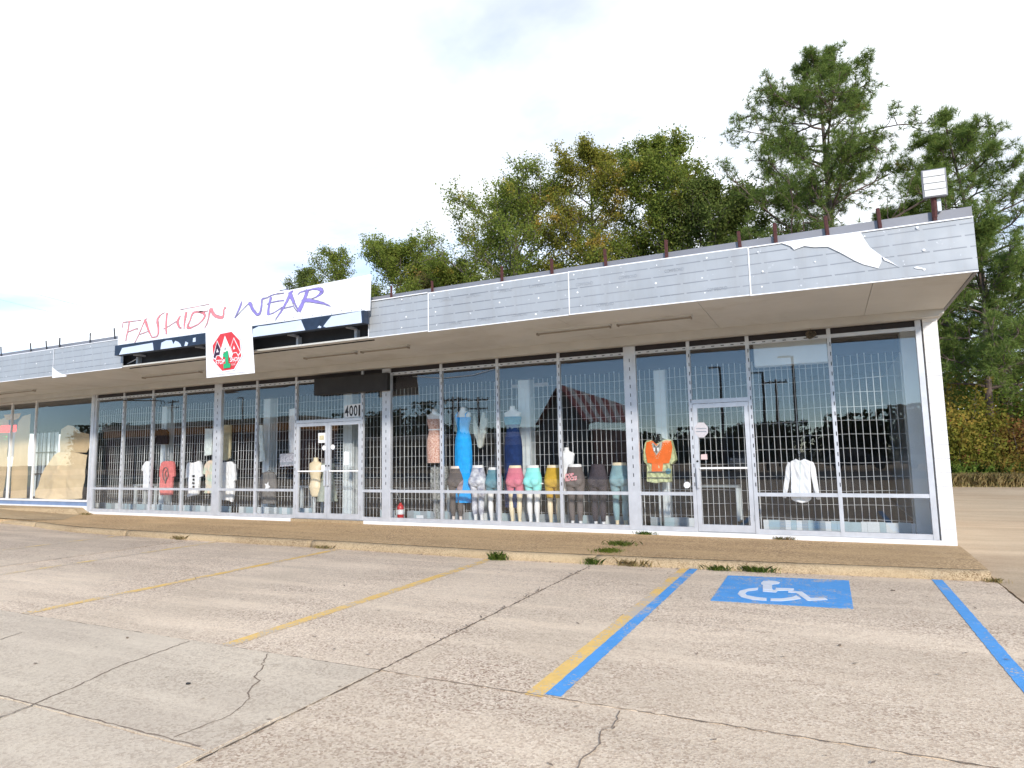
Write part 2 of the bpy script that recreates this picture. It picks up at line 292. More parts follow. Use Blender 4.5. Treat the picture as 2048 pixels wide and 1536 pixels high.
# ------------------------------------------------------------------ mesh helpers
ORG = {}
class MB:
    def __init__(self): self.v = []; self.f = []; self.np = []
    def add(self, vs, fs):
        o = len(self.v); self.v += [tuple(map(float, p)) for p in vs]; self.f += [tuple(i+o for i in f) for f in fs]; return self
    def box(self, x0, x1, y0, y1, z0, z1):
        return self.add([(x0, y0, z0), (x1, y0, z0), (x1, y1, z0), (x0, y1, z0), (x0, y0, z1), (x1, y0, z1), (x1, y1, z1), (x0, y1, z1)],
                        [(0, 3, 2, 1), (4, 5, 6, 7), (0, 1, 5, 4), (1, 2, 6, 5), (2, 3, 7, 6), (3, 0, 4, 7)])
    def prism(self, poly, y0, y1):           # polygon [(x,z)] extruded from y0 (front) to y1
        n = len(poly)
        a = sum(poly[i][0]*poly[(i+1) % n][1]-poly[(i+1) % n][0]*poly[i][1] for i in range(n))
        if a < 0: poly = poly[::-1]
        vs = [(x, y0, z) for x, z in poly]+[(x, y1, z) for x, z in poly]
        return self.add(vs, [tuple(range(n)), tuple(range(2*n-1, n-1, -1))]+[(i, n+i, n+(i+1) % n, (i+1) % n) for i in range(n)])
    def slab(self, poly, z0, z1):            # polygon [(x,y)] extruded z0..z1
        n = len(poly)
        a = sum(poly[i][0]*poly[(i+1) % n][1]-poly[(i+1) % n][0]*poly[i][1] for i in range(n))
        if a < 0: poly = poly[::-1]
        vs = [(x, y, z1) for x, y in poly]+[(x, y, z0) for x, y in poly]
        return self.add(vs, [tuple(range(n)), tuple(range(2*n-1, n-1, -1))]+[(i, n+i, n+(i+1) % n, (i+1) % n) for i in range(n)])
    def tube(self, pts, r, k=6, cap=True):
        pts = [Vector(p) for p in pts]; n = len(pts); rs = r if isinstance(r, (list, tuple)) else [r]*n
        vs = []; up = Vector((0, 0, 1))
        for i, p in enumerate(pts):
            d = (pts[min(i+1, n-1)]-pts[max(i-1, 0)]); d = d.normalized() if d.length > 1e-9 else Vector((0, 0, 1))
            a = d.cross(up if abs(d.z) < .95 else Vector((1, 0, 0))).normalized(); b = d.cross(a)
            for j in range(k):
                t = 2*math.pi*j/k; vs.append(p+a*math.cos(t)*rs[i]+b*math.sin(t)*rs[i])
        fs = [(i*k+j, i*k+(j+1) % k, (i+1)*k+(j+1) % k, (i+1)*k+j) for i in range(n-1) for j in range(k)]
        if cap: fs += [tuple(range(k-1, -1, -1)), tuple((n-1)*k+j for j in range(k))]
        return self.add(vs, fs)
    def loft(self, rings, cap=True):         # rings: lists of points, same length
        k = len(rings[0]); n = len(rings)
        vs = [p for r in rings for p in r]
        fs = [(i*k+j, i*k+(j+1) % k, (i+1)*k+(j+1) % k, (i+1)*k+j) for i in range(n-1) for j in range(k)]
        if cap: fs += [tuple(range(k-1, -1, -1)), tuple((n-1)*k+j for j in range(k))]
        return self.add(vs, fs)
    def disc(self, cx, y, cz, r, th=.003, k=20): return self.prism([(cx+r*math.cos(2*math.pi*i/k), cz+r*math.sin(2*math.pi*i/k)) for i in range(k)], y-th, y)
    def build(self, name, m, parent=None, origin=None, smooth=False, kind=None, label=None):
        o = origin if origin is not None else (ORG[parent.name] if parent else (0, 0, 0))
        me = bpy.data.meshes.new(name)
        me.from_pydata([(a-o[0], b-o[1], c-o[2]) for a, b, c in self.v], [], self.f); me.update()
        return link(name, me, m, parent, o, smooth, kind, label)
def link(name, me, m, parent, o, smooth=False, kind=None, label=None):
    ms = m if isinstance(m, (list, tuple)) else [m]
    for mm in ms: me.materials.append(M[mm] if isinstance(mm, str) else mm)
    ob = bpy.data.objects.new(name, me); COL.objects.link(ob)
    if parent: ob.parent = parent
    else: ob.location = o
    ORG[ob.name] = tuple(o)
    if smooth: me.polygons.foreach_set('use_smooth', [True]*len(me.polygons))
    if kind: ob['kind'] = kind
    if label: ob['label'] = label
    return ob
def tag(o, label, cat, group=None):
    o['label'] = label; o['category'] = cat
    if group: o['group'] = group
    return o
def thing(name, loc, label, cat, group=None):
    o = bpy.data.objects.new(name, None); COL.objects.link(o); o.location = loc; o.empty_display_size = .2
    ORG[o.name] = tuple(loc); return tag(o, label, cat, group)
def struct(o): o['kind'] = 'structure'; return o
def bevel(o, w=.004, seg=2):
    b = o.modifiers.new('bevel', 'BEVEL'); b.width = w; b.segments = seg; b.limit_method = 'ANGLE'; return o
def BX(name, m, parent, *a, **k): return MB().box(*a).build(name, m, parent, **k)
def bake(ob):      # apply modifiers to a mesh datablock
    dg = bpy.context.evaluated_depsgraph_get(); dg.update()
    return bpy.data.meshes.new_from_object(ob.evaluated_get(dg), depsgraph=dg)
def text_mb(txt, x0, x1, z0, z1, y, skew=0, th=.003, bold=0.0):
    cu = bpy.data.curves.new('t', 'FONT'); cu.body = txt; cu.offset = bold; cu.resolution_u = 3
    ob = bpy.data.objects.new('t', cu); COL.objects.link(ob)
    me = bake(ob); vs = np.array([v.co[:] for v in me.vertices]); fs = [tuple(p.vertices) for p in me.polygons]
    bpy.data.objects.remove(ob)
    lo, hi = vs.min(0), vs.max(0); u = (vs[:, 0]-lo[0])/(hi[0]-lo[0]); w = (vs[:, 1]-lo[1])/(hi[1]-lo[1])
    mb = MB(); X = x0+u*(x1-x0)+skew*w; Z = z0+w*(z1-z0)
    mb.add([(a, y-th, b) for a, b in zip(X, Z)], fs); return mb

# ------------------------------------------------------------------ ground
GZ = -.22
gmb = MB()
ground = struct(MB().add([(-500, -500, -.32), (500, -500, -.32), (500, 500, -.32), (-500, 500, -.32)], [(0, 1, 2, 3)]).build('ground', 'far_ground'))
KERB = [(-22, -1.2), (-16.5, -1.5), (-14.6, -1.75), (-13.6, -1.98), (-12.2, -2.2), (-10.3, -2.28), (-7, -2.3), (-4.3, -2.31), (-1.4, -2.38), (.8, -2.28), (2.1, -2.18), (3.3, -2.06), (4.25, -1.98), (4.66, -1.93)]
def kerb_y(x):
    for (a, b), (c, d) in zip(KERB, KERB[1:]):
        if x <= c: return b+(d-b)*max(0, (x-a))/(c-a)
    return KERB[-1][1]
lot = struct(MB().slab([(-40, -26), (4.72, -26), (4.72, -1.5), (-40, -.8)], -.30, -.238).build('parking_lot', 'joint_dirt'))
def jit(a, b, n, amp, rr, axis):
    out = []
    for i in range(n):
        t = i/n; p = [a[0]+(b[0]-a[0])*t, a[1]+(b[1]-a[1])*t]
        if i: p[axis] += rr.uniform(-amp, amp)
        out.append(tuple(p))
    return out
def lot_slab(x0, x1, y0, y1, m, parent, dz=0, seed=0, top=None):
    g = .0045; x0 += g; x1 -= g; y0 += g; y1 -= g; rr = random.Random(seed)
    n1 = max(6, int((x1-x0)/.12)); n2 = max(6, int((y1-y0)/.12))
    poly = jit((x0, y0), (x1, y0), n1, .007, rr, 1)+jit((x1, y0), (x1, y1), n2, .007, rr, 0)
    poly += (jit((x1, y1), (x0, y1), n1, .007, rr, 1) if top is None else [(x, top(x)+.012) for x in np.linspace(x1, x0, 30)[:-1]])
    poly += jit((x0, y1 if top is None else top(x0)), (x0, y0), n2, .007, rr, 0)
    return MB().slab(poly, -.31, GZ+dz).build('slab', m, parent, origin=(0, 0, 0))
sd = 0
for (x0, x1, y0, y1, m, dz, top) in [
        (-24.9, -16.6, -7.17, 0, 'lot_aggregate', 0, kerb_y), (-16.6, -8.3, -7.17, 0, 'lot_aggregate', .002, kerb_y), (-8.3, .02, -7.17, 0, 'lot_aggregate', -.002, kerb_y), (.02, 4.7, -7.17, 0, 'lot_aggregate', .001, kerb_y),
        (-24.9, -16.6, -8.6, -7.17, 'lot_smooth', 0, None), (-16.6, -8.3, -8.6, -7.17, 'lot_smooth', .002, None), (-8.3, .02, -8.6, -7.17, 'lot_smooth', .006, None),
        (-8.3, -1.62, -14, -8.6, 'lot_smooth', 0, None), (-1.62, .02, -14, -8.6, 'lot_smooth', .002, None), (.02, 4.7, -14, -7.17, 'lot_aggregate', -.001, None),
        (-16.6, -8.3, -14, -8.6, 'lot_aggregate', 0, None), (-24.9, -16.6, -14, -8.6, 'lot_aggregate', 0, None),
        (-24.9, -8.3, -25.9, -14, 'lot_aggregate', 0, None), (-8.3, 4.7, -25.9, -14, 'lot_aggregate', 0, None), (-39.9, -24.9, -25.9, -1.2, 'lot_aggregate', 0, None)]:
    sd += 1; lot_slab(x0, x1, y0, y1, m, lot, dz, sd, top)
drive = struct(MB().slab([(4.72, -26), (40, -26), (40, 25), (4.72, 25)], -.30, -.245).build('driveway', 'joint_dirt'))
for i, (x0, x1) in enumerate(((4.72, 9.6), (9.6, 14.5), (14.5, 24), (24, 39.8))):
    for j, (y0, y1) in enumerate(((-25.8, -7.2), (-7.2, .4), (.4, 5.4), (5.4, 10.2), (10.2, 15), (15, 18.8))):
        lot_slab(x0, x1, y0, y1, 'drive_concrete', drive, -.004, 40+i*10+j)
verge = struct(MB().slab([(4.9, 18.8), (40, 18.8), (40, 34), (4.9, 34)], -.31, -.20).build('grass_verge_soil', 'straw_soil'))
road = struct(MB().slab([(-300, -40), (300, -40), (300, -27), (-300, -27)], -.31, -.25).build('road', 'road_asphalt'))
far_lot = struct(MB().slab([(-300, -78), (300, -78), (300, -40.02), (-300, -40.02)], -.31, -.262).build('far_parking_lot', 'drive_concrete'))

def ribbon(pts, w, z0, rr=None, jag=0):
    mb = MB(); n = len(pts); L = []; Rr = []
    for i, p in enumerate(pts):
        a = Vector(pts[max(i-1, 0)][:2]); b = Vector(pts[min(i+1, n-1)][:2]); d = (b-a).normalized(); nrm = Vector((-d.y, d.x))
        ww = (w[i] if isinstance(w, (list, tuple)) else w)/2; j = (rr.uniform(-jag, jag) if rr else 0); j2 = (rr.uniform(-jag, jag) if rr else 0)
        q = Vector(p[:2]); L.append(q+nrm*(ww+j)); Rr.append(q-nrm*(ww+j2))
    vs = [(*v, z0) for v in L]+[(*v, z0) for v in Rr]
    mb.add(vs, [(i, n+i, n+i+1, i+1) for i in range(n-1)]); return mb
def dens(pts, step=.05, wob=0, rr=None):
    out = []
    for (a, b) in zip(pts, pts[1:]):
        L = math.dist(a, b); k = max(1, int(L/step))
        for i in range(k):
            t = i/k; out.append((a[0]+(b[0]-a[0])*t+(rr.uniform(-wob, wob) if rr else 0), a[1]+(b[1]-a[1])*t+(rr.uniform(-wob, wob) if rr else 0)))
    out.append(pts[-1]); return out
rr = random.Random(3)
# painted bay lines (left to right) on the slabs
for nm, m, x, w, y0, y1 in (('parking_line', 'yellow_faded', -10.5, .125, -4.6, -2.3), ('parking_line', 'yellow_faded', -7.55, .125, -6.6, -2.34), ('parking_line', 'yellow_paint', -4.56, .13, -7.14, -2.36),
                            ('parking_line', 'yellow_paint', -1.585, .135, -7.15, -2.44), ('parking_line', 'yellow_paint', 1.255, .125, -7.19, -2.27), ('blue_parking_line', 'blue_paint', 1.372, .11, -7.14, -2.24), ('blue_parking_line', 'blue_paint', 4.125, .108, -7.1, -2.03)):
    z = GZ+.0025+(.002 if x < -8.3 else (-.002 if x < 0 else .001))+(.0008 if m == 'blue_paint' else 0)
    ribbon(dens([(x, y0), (x+rr.uniform(-.01, .01), y1)], .05), w, z, rr, .003).build(nm, m, lot, origin=(0, 0, 0))
sq = MB().slab([(1.87, -4.05), (3.19, -3.93), (3.19, -2.42), (1.85, -2.58)], GZ+.003, GZ+.006).build('accessible_parking_panel', 'blue_paint', lot, origin=(0, 0, 0), label='blue painted square with a white wheelchair symbol')
def sy(pts): return [tuple(atz(1300+a/2.738, 1000+b/2.738, GZ+.01)[:2]) for a, b in pts]
for nm, pts in (('symbol_head', [(608, 452), (620, 443), (650, 440), (690, 443), (712, 450), (705, 457), (680, 460), (668, 463), (668, 480), (672, 490), (618, 489), (618, 463), (608, 460)]),
                ('symbol_body', [(618, 491), (686, 491), (690, 480), (788, 483), (786, 494), (700, 495), (690, 505), (618, 500)]),
                ('symbol_leg', [(757, 497), (832, 500), (880, 535), (958, 534), (973, 545), (862, 550), (800, 507), (757, 505)]),
                ('symbol_wheel', [(592, 479), (540, 484), (492, 496), (480, 513), (500, 530), (560, 545), (638, 550), (638, 536), (580, 530), (530, 520), (520, 510), (535, 498), (590, 491)]),
                ('symbol_wheel', [(660, 551), (720, 552), (790, 545), (827, 538), (800, 521), (780, 530), (720, 538), (660, 538)])):
    MB().slab(sy(pts), GZ+.0065, GZ+.009).build(nm, 'symbol_white', sq, origin=(0, 0, 0))
# cracks
for pts, w in (([(-1.57, -8.95), (-1.63, -8.62), (-1.67, -8.5), (-1.73, -8.28), (-1.86, -7.95), (-1.89, -7.82), (-1.93, -7.5), (-1.97, -7.2)], .012),
               ([(-1.06, -7.2), (-.89, -7.41), (-.80, -7.5), (-.72, -7.64), (-.62, -7.7), (-.53, -7.86), (-.43, -7.95)], .009),
               ([(1.84, -7.22), (1.87, -7.43), (1.83, -7.55), (1.87, -7.69), (1.84, -7.95), (1.9, -8.3)], .008),
               ([(-3.6, -8.5), (-3.62, -7.82), (-3.71, -7.6)], .010), ([(-5.5, -8.55), (-5.3, -8.0), (-5.45, -7.2)], .009),
               ([(-8.28, -6.9), (-8.36, -5.5), (-8.26, -4.17), (-8.29, -2.35)], .012), ([(-.42, -7.95), (-.3, -8.2), (-.34, -8.56)], .006)):
    ribbon(dens(pts, .04, .010, rr), w, GZ+.0085, rr, w*.3).build('crack', 'crack_dirt', lot, origin=(0, 0, 0))
ribbon(dens([(.02, -8.7), (.02, -2.5)], .05, .008, rr), .012, GZ+.0035, rr, .006).build('joint_filler', 'joint_dirt', lot, origin=(0, 0, 0))
ribbon(dens([(-12, -7.17), (4.6, -7.17)], .05, .008, rr), .010, GZ+.0037, rr, .005).build('joint_filler', 'crack_dirt', lot, origin=(0, 0, 0))
ribbon(dens([(-6, -8.6), (-.1, -8.58)], .05, .005, rr), .011, GZ+.0072, rr, .004).build('joint_filler', 'crack_dirt', lot, origin=(0, 0, 0))
# cement patch at the joint crossing
MB().slab([(-.09, -8.95), (-.02, -8.6), (-.1, -8.45), (-.22, -8.2), (-.26, -8.05), (-.12, -8.02), (.0, -8.1), (.0, -8.9)], GZ+.004, GZ+.011).build('cement_patch', 'lot_smooth', lot, origin=(0, 0, 0))
# small debris
for i, (x, y, r) in enumerate(((-1.03, -7.94, .016), (-2.58, -7.35, .010), (3.05, -5.3, .015), (3.6, -2.9, .012))):
    MB().slab([(x+r*math.cos(t)*rr.uniform(.6, 1.3)*(1.6 if i % 2 else 1), y+r*math.sin(t)*rr.uniform(.5, 1)) for t in np.linspace(0, 6.28, 8)[:-1]], GZ+.009, GZ+.017).build('stain_clod', 'black_ink' if i == 0 else 'joint_dirt', lot, origin=(0, 0, 0))

# ------------------------------------------------------------------ walkway + kerb
walk = struct(MB().slab([(-15.3, -.02), (4.64, -.02), (4.62, -1.7), (-15.3, -1.3)], -.30, -.16).build('walkway', 'joint_dirt'))
def walk_slab(x0, x1, n=14):
    xs = np.linspace(x0+.006, x1-.006, n); mb = MB(); sec = []
    for x in xs:
        k = kerb_y(x)+.15
        sec.append([(x, .06, -.3), (x, .06, -.07), (x, -.8, -.075), (x, k+.25, -.098), (x, k, -.106), (x, k, -.3)])
    return mb.loft(sec).build('slab', 'walk_aggregate', walk, origin=(0, 0, 0))
for a, b in ((-15.28, -10.3), (-10.3, -5.2), (-5.2, .03), (.03, 4.66)): walk_slab(a, b)
kerb = struct(thing('kerb', (0, 0, 0), '', ''))
for kk in ('label', 'category'): del kerb[kk]
def kerb_piece(x0, x1, n=40):
    sec = []; q = random.Random(int(x0*10)+99)
    for x in np.linspace(x0+.004, x1-.004, n):
        k = kerb_y(x); j = lambda: q.uniform(-.007, .007); tz = -.115 if x > -14 else -.115-.02*(-14-x)/3
        sec.append([(x, k+.147, -.3), (x, k+.147, tz+.006), (x, k+.06, tz+.004+j()*.5), (x, k+.02+j(), tz-.008), (x, k+j(), tz-.03), (x, k-.012+j()*.6, -.215), (x, k-.012, -.3)])
    return MB().loft(sec).build('kerb_stone', 'kerb_concrete', kerb, origin=(0, 0, 0), smooth=True)
for a, b in ((-21, -14.6), (-14.6, -10.3), (-10.3, -5.2), (-5.2, .03), (.03, 4.66)): kerb_piece(a, b)
# raised walk of the neighbouring unit with its sloped apron
nw = MB()
nw.add([(-40, .1, .10), (-15.62, .1, .10), (-15.55, -.3, .08), (-19.4, -.75, .08), (-40, -.75, .08), (-15.2, -.36, -.066), (-14.35, -1.25, -.085), (-15.2, -1.5, -.09), (-19, -1.36, -.1), (-40, -1.4, -.1), (-15.15, .1, -.064)],
       [(0, 4, 3, 2, 1), (1, 2, 5, 10), (2, 3, 7, 6, 5), (3, 4, 9, 8, 7)])
struct(nw.build('raised_walkway', 'kerb_concrete'))
struct(MB().slab([(-40, .05), (-15.3, .05), (-15.3, -1.45), (-16.5, -1.5), (-40, -1.3)], -.3, -.112).build('raised_walkway_base', 'walk_aggregate'))

# ------------------------------------------------------------------ the shop building
shop = thing('shop_building', (-5.3, 0, 0), 'long single-storey retail building with glass shopfront and grey panelled canopy', 'building')
XL, XR = -15.27, 4.40
ZT = 3.20
mul = dict(L=-15.24, a=-14.03, b=-12.83, c=-11.625, P1=-10.38, d=-9.066, e=-7.83, f=-5.926, P2=-5.285, g=-3.925, h=-2.64, i=-1.354, P3=.005, j=1.027, k=1.983, l=3.192, R=4.385)
# structure
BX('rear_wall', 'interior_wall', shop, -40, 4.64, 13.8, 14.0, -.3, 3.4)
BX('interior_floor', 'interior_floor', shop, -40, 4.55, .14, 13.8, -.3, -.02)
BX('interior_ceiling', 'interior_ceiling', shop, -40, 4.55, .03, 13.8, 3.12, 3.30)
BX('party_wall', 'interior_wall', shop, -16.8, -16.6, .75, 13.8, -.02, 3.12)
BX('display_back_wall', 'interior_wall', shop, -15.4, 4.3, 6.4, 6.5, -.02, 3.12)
BX('side_wall', 'white_paint', shop, 4.43, 4.64, .42, 13.8, -.3, 3.4)
BX('interior_side_wall', 'column_white', shop, 4.20, 4.425, .46, .9, -.02, 3.115)
BX('roof', 'roof_dark', shop, -40, 4.72, -2.15, 14, 3.42, 3.9)
# end pier of painted blocks
pier = BX('block_pier', 'mortar_paint', shop, 4.449, 4.625, -.03, .41, -.25, 3.33)
zc = -.245; i = 0
while zc < 3.3:
    h = min(.2, 3.33-zc)
    if i % 2 == 0:
        q = MB().box(4.445, 4.63, -.045, .415, zc+.0012, zc+h-.0012)
    else:
        q = MB().box(4.445, 4.63, -.045, .18, zc+.0012, zc+h-.0012); MB().box(4.445, 4.63, .187, .415, zc+.0012, zc+h-.0012).build('block', 'block_paint', pier)
    bevel(q.build('block', 'block_paint', pier), .003); zc += .2; i += 1
# concrete base under the glazing, painted white
BX('base_curb', 'white_paint', shop, -15.36, -7.9, -.05, .10, -.2, -.004); BX('base_curb', 'white_paint', shop, -5.86, 4.445, -.052, .10, -.2, -.004)
BX('door_threshold', 'kerb_concrete', shop, -7.9, -5.86, -.06, .10, -.2, -.01)
# header beam over the glass and soffit boards
BX('header_beam', 'trim_paint', shop, -40, 4.64, -.22, .12, 3.205, 3.40)
def zb(x): return 3.36-.0105*max(0, x)
sx = [-30, -27.4, -24.9, -22.5, -20, -17.6, -15.2, -12.7, -10.3, -7.85, -5.4, -2.95, -.5, 1.6, 3.69, 4.70]
for a, b in zip(sx, sx[1:]):
    za, zb_ = zb(a)+.002, zb(b)+.002
    mb = MB(); mb.add([(a+.003, -2.39, za), (b-.003, -2.39, zb_), (b-.003, -.225, zb_-.01), (a+.003, -.225, za-.01), (a+.003, -2.39, za+.03), (b-.003, -2.39, zb_+.03), (b-.003, -.225, zb_+.02), (a+.003, -.225, za+.02)],
                      [(0, 3, 2, 1), (4, 5, 6, 7), (0, 1, 5, 4), (1, 2, 6, 5), (2, 3, 7, 6), (3, 0, 4, 7)])
    mb.build('soffit_board', 'soffit_paint', shop)
BX('canopy_core', 'roof_dark', shop, -40, 4.70, -2.2, -.2, 3.40, 3.9)
# canopy end cap (right)
BX('canopy_end', 'grey_flash', shop, 4.702, 4.74, -2.37, .3, 3.30, 3.95)
BX('canopy_end_trim', 'trim_paint', shop, 4.64, 4.70, -.2, .6, 3.24, 3.34)
# parapet strip behind the fascia
bevel(BX('parapet_flashing', 'grey_flash', shop, -40, 4.76, -2.24, -2.15, 3.80, 4.115), .005)
# fascia sheets
def fascia(x0, x1, y=-2.4, th=.02, dz=0, lean=0):
    z0a, z0b = zb(x0)-.01+dz, zb(x1)-.01+dz; H = .645
    mb = MB(); mb.add([(x0, y, z0a), (x1, y, z0b), (x1, y+th, z0b), (x0, y+th, z0a), (x0, y+lean, z0a+H), (x1, y+lean, z0b+H), (x1, y+th, z0b+H), (x0, y+th, z0a+H)],
                      [(0, 3, 2, 1), (4, 5, 6, 7), (0, 1, 5, 4), (1, 2, 6, 5), (2, 3, 7, 6), (3, 0, 4, 7)])
    o = mb.build('fascia_panel', 'fascia_sheet', shop)
    # bright folded edges
    e = MB(); e.add([(x0, y-.003, z0a-.006), (x1, y-.003, z0b-.006), (x1, y-.003, z0b+.008), (x0, y-.003, z0a+.008)], [(0, 1, 2, 3)])
    e.add([(x0, y-.003, z0a+H-.014), (x1, y-.003, z0b+H-.014), (x1, y-.003, z0b+H+.002), (x0, y-.003, z0a+H+.002)], [(0, 1, 2, 3)])
    e.add([(x0, y-.0035, z0a), (x0+.018, y-.0035, z0a), (x0+.018, y-.0035, z0a+H), (x0, y-.0035, z0a+H)], [(0, 1, 2, 3)])
    e.add([(x0, y-.002, z0a+H), (x1, y-.002, z0b+H), (x1, y+.16, z0b+H+.004), (x0, y+.16, z0a+H+.004)], [(0, 1, 2, 3)])
    e.build('panel_edge', 'patch_white', o)
    sc = MB(); q = random.Random(int(x0*7))
    x = x0+.15
    while x < x1-.05:
        for zz_ in (.09, .3, .56):
            if q.random() < .55: sc.disc(x+q.uniform(-.06, .06), y-.002, zb(x)+zz_+q.uniform(-.03, .03), q.uniform(.008, .016), .004, 8)
        x += .6
    if sc.v: sc.build('screw_ring', 'screw_white', o, kind='stuff')
    return o
FP = {}
for x0, x1, dz, lean in ((-18.2, -15.7, 0, .0), (-15.7, -13.06, 0, .0), (-13.05, -10.5, 0, .01), (-3.89, -2.68, .012, .02), (-2.675, -.225, 0, .0), (-.22, 2.285, .004, .0), (2.29, 4.735, 0, .012)):
    FP[x0] = fascia(x0, x1, dz=dz, lean=lean)
for x0 in (-30, -26, -22): FP[x0] = fascia(x0, x0+3.8)
# printed protective-film words
for x0, rows in ((-2.675, ((-2.45, .45), (-1.95, .46), (-1.4, .47), (-.85, .475), (-2.3, .05), (-1.75, .055), (-1.15, .06), (-.62, .065))), (-.22, ((-.1, .40), (.55, .42), (1.2, .43), (1.75, .10), (.2, .06)))):
    for x, dz in rows:
        text_mb('COMPBOND', x, x+.26, zb(x)+dz, zb(x)+dz+.045, -2.4015, th=.002).build('film_print', 'print_ink', FP[x0])
# torn-off film patches
def px_poly(pts, ox, oy, sc, Y): return [(float(p[0]), float(p[2])) for p in (at(ox+a/sc, oy+b/sc, Y) for a, b in pts)]
MB().prism(px_poly([(590, 492), (860, 452), (1075, 430), (1100, 475), (1130, 520), (1200, 572), (1198, 610), (1180, 645), (1090, 622), (1040, 600), (960, 555), (880, 517), (800, 520), (740, 513), (680, 535), (660, 515), (620, 500)], 1360, 320, 2.977, -2.4), -2.4075, -2.403).build('torn_film_patch', 'patch_white', FP[2.29])
MB().prism(px_poly([(1203, 575), (1240, 595), (1305, 638), (1260, 615), (1215, 597)], 1360, 320, 2.977, -2.4), -2.4075, -2.403).build('torn_film_patch', 'patch_white', FP[2.29])
MB().prism(px_poly([(1393, 640), (1410, 634), (1440, 642), (1455, 652), (1430, 650), (1400, 646)], 1360, 320, 2.977, -2.4), -2.4075, -2.403).build('torn_film_patch', 'patch_white', FP[2.29])
MB().prism(px_poly([(860, 775), (880, 790), (920, 825), (970, 860), (1030, 890), (1100, 912), (1090, 925), (860, 950)], 0, 640, 8.192, -2.4), -2.4075, -2.403).build('torn_film_patch', 'patch_white', FP[-13.05])
# rusty stubs of the old sign posts
for i, (x, r, h) in enumerate(((-15.5, .014, .33), (-14.2, .014, .3), (-13.55, .014, .3), (-13.05, .016, .32), (-11.88, .014, .32), (-10.97, .014, .34), (-3.5, .02, .30), (-2.66, .022, .27), (-1.37, .024, .33), (-.52, .026, .32), (.33, .026, .34), (1.21, .026, .33), (2.19, .024, .29), (2.63, .026, .32), (3.24, .026, .31), (3.82, .024, .30), (4.385, .026, .36))):
    ln = (-.06 if i in (0, 1, 2, 5) else rnd.uniform(-.015, .015))
    MB().tube([(x, -2.28, 3.9), (x+ln*.3, -2.28, 4.05), (x+ln, -2.28, 3.95+h)], r, 5).build('rusty_post', 'rust_red' if i > 5 else 'black_steel', shop)
# recess where fascia sheets are missing, behind the sign
BX('fascia_recess', 'recess_black', shop, -10.5, -3.9, -2.235, -2.21, 3.345, 4.0)
for x in (-10.15, -8.0, -5.6, -4.25): BX('bracket', 'aluminium_dull', shop, x, x+.05, -2.33, -2.236, 3.36, 3.56)
MB().tube([(-10.48, -2.3, 3.45), (-10.3, -2.33, 3.47), (-10.15, -2.31, 3.53)], .009, 5).build('loose_cable', 'aluminium', shop)

# ------------------------------------------------------------------ shopfront glazing
def frame_v(x, w, y0=-.035, y1=.035, z0=0., z1=ZT, m='aluminium', parent=None, nm='mullion'): return bevel(BX(nm, m, parent or shop, x-w/2, x+w/2, y0, y1, z0, z1), .003)
for k in 'L a b c d e f g h i j k l R'.split(): frame_v(mul[k], .058 if k not in 'LR' else .075, -.036, .036)
for k, w in (('P1', .25), ('P2', .215), ('P3', .215)): frame_v(mul[k], w, -.04, .06, m='aluminium', nm='pillar')
frame_v(-15.33, .11, -.06, .1, -.06, 3.2, nm='end_pillar')
keys = ['L', 'a', 'b', 'c', 'P1', 'd', 'e', 'f', 'P2', 'g', 'h', 'i', 'P3', 'j', 'k', 'l', 'R']
HW = {k: .029 for k in keys}; HW.update(P1=.125, P2=.1075, P3=.1075, L=.0375, R=.0375)
slots = {}
def slot_row(mb, horizontal, a, b, c, y):
    p = a+.05
    while p < b-.06:
        if horizontal: mb.box(p, p+.05, y-.004, y, c-.006, c+.006)
        else: mb.box(c-.006, c+.006, y-.004, y, p, p+.06)
        p += .155
for k in keys:
    if k in ('L', 'R'): continue
    mb = MB(); slot_row(mb, False, .7, 3.0, mul[k]+(.0 if k[0] == 'P' else .012), -.0405 if k[0] == 'P' else -.0365); mb.build('slot_strip', 'slot_black', shop, kind='stuff')
for a, b in zip(keys, keys[1:]):
    x0, x1 = mul[a]+HW[a], mul[b]-HW[b]
    bay = BX('window_frame', 'aluminium', shop, x0, x1, -.03, .03, 3.05, 3.105)                 # top rail
    BX('dark_panel', 'dark_board', bay, x0, x1, -.005, .02, 3.105, ZT)
    if (a, b) != ('l', 'R'):
        mb = MB(); slot_row(mb, True, x0, x1, 3.075, -.0305); mb.build('slot_strip', 'slot_black', bay, kind='stuff')
    door = (a, b) in (('e', 'f'), ('j', 'k'))
    if not door:
        BX('middle_rail', 'aluminium', bay, x0, x1, -.03, .03, .592, .648)
        BX('bottom_rail', 'aluminium', bay, x0, x1, -.03, .03, 0, .075)
        BX('pane', 'glass', bay, x0-.005, x1+.005, -.004, .004, .64, 3.06)
        BX('pane', 'glass', bay, x0-.005, x1+.005, -.004, .004, .065, .60)
    else:
        BX('transom_bar', 'aluminium', bay, x0, x1, -.034, .034, 2.125, 2.19)
        BX('pane', 'glass', bay, x0-.005, x1+.005, -.004, .004, 2.18, 3.06)
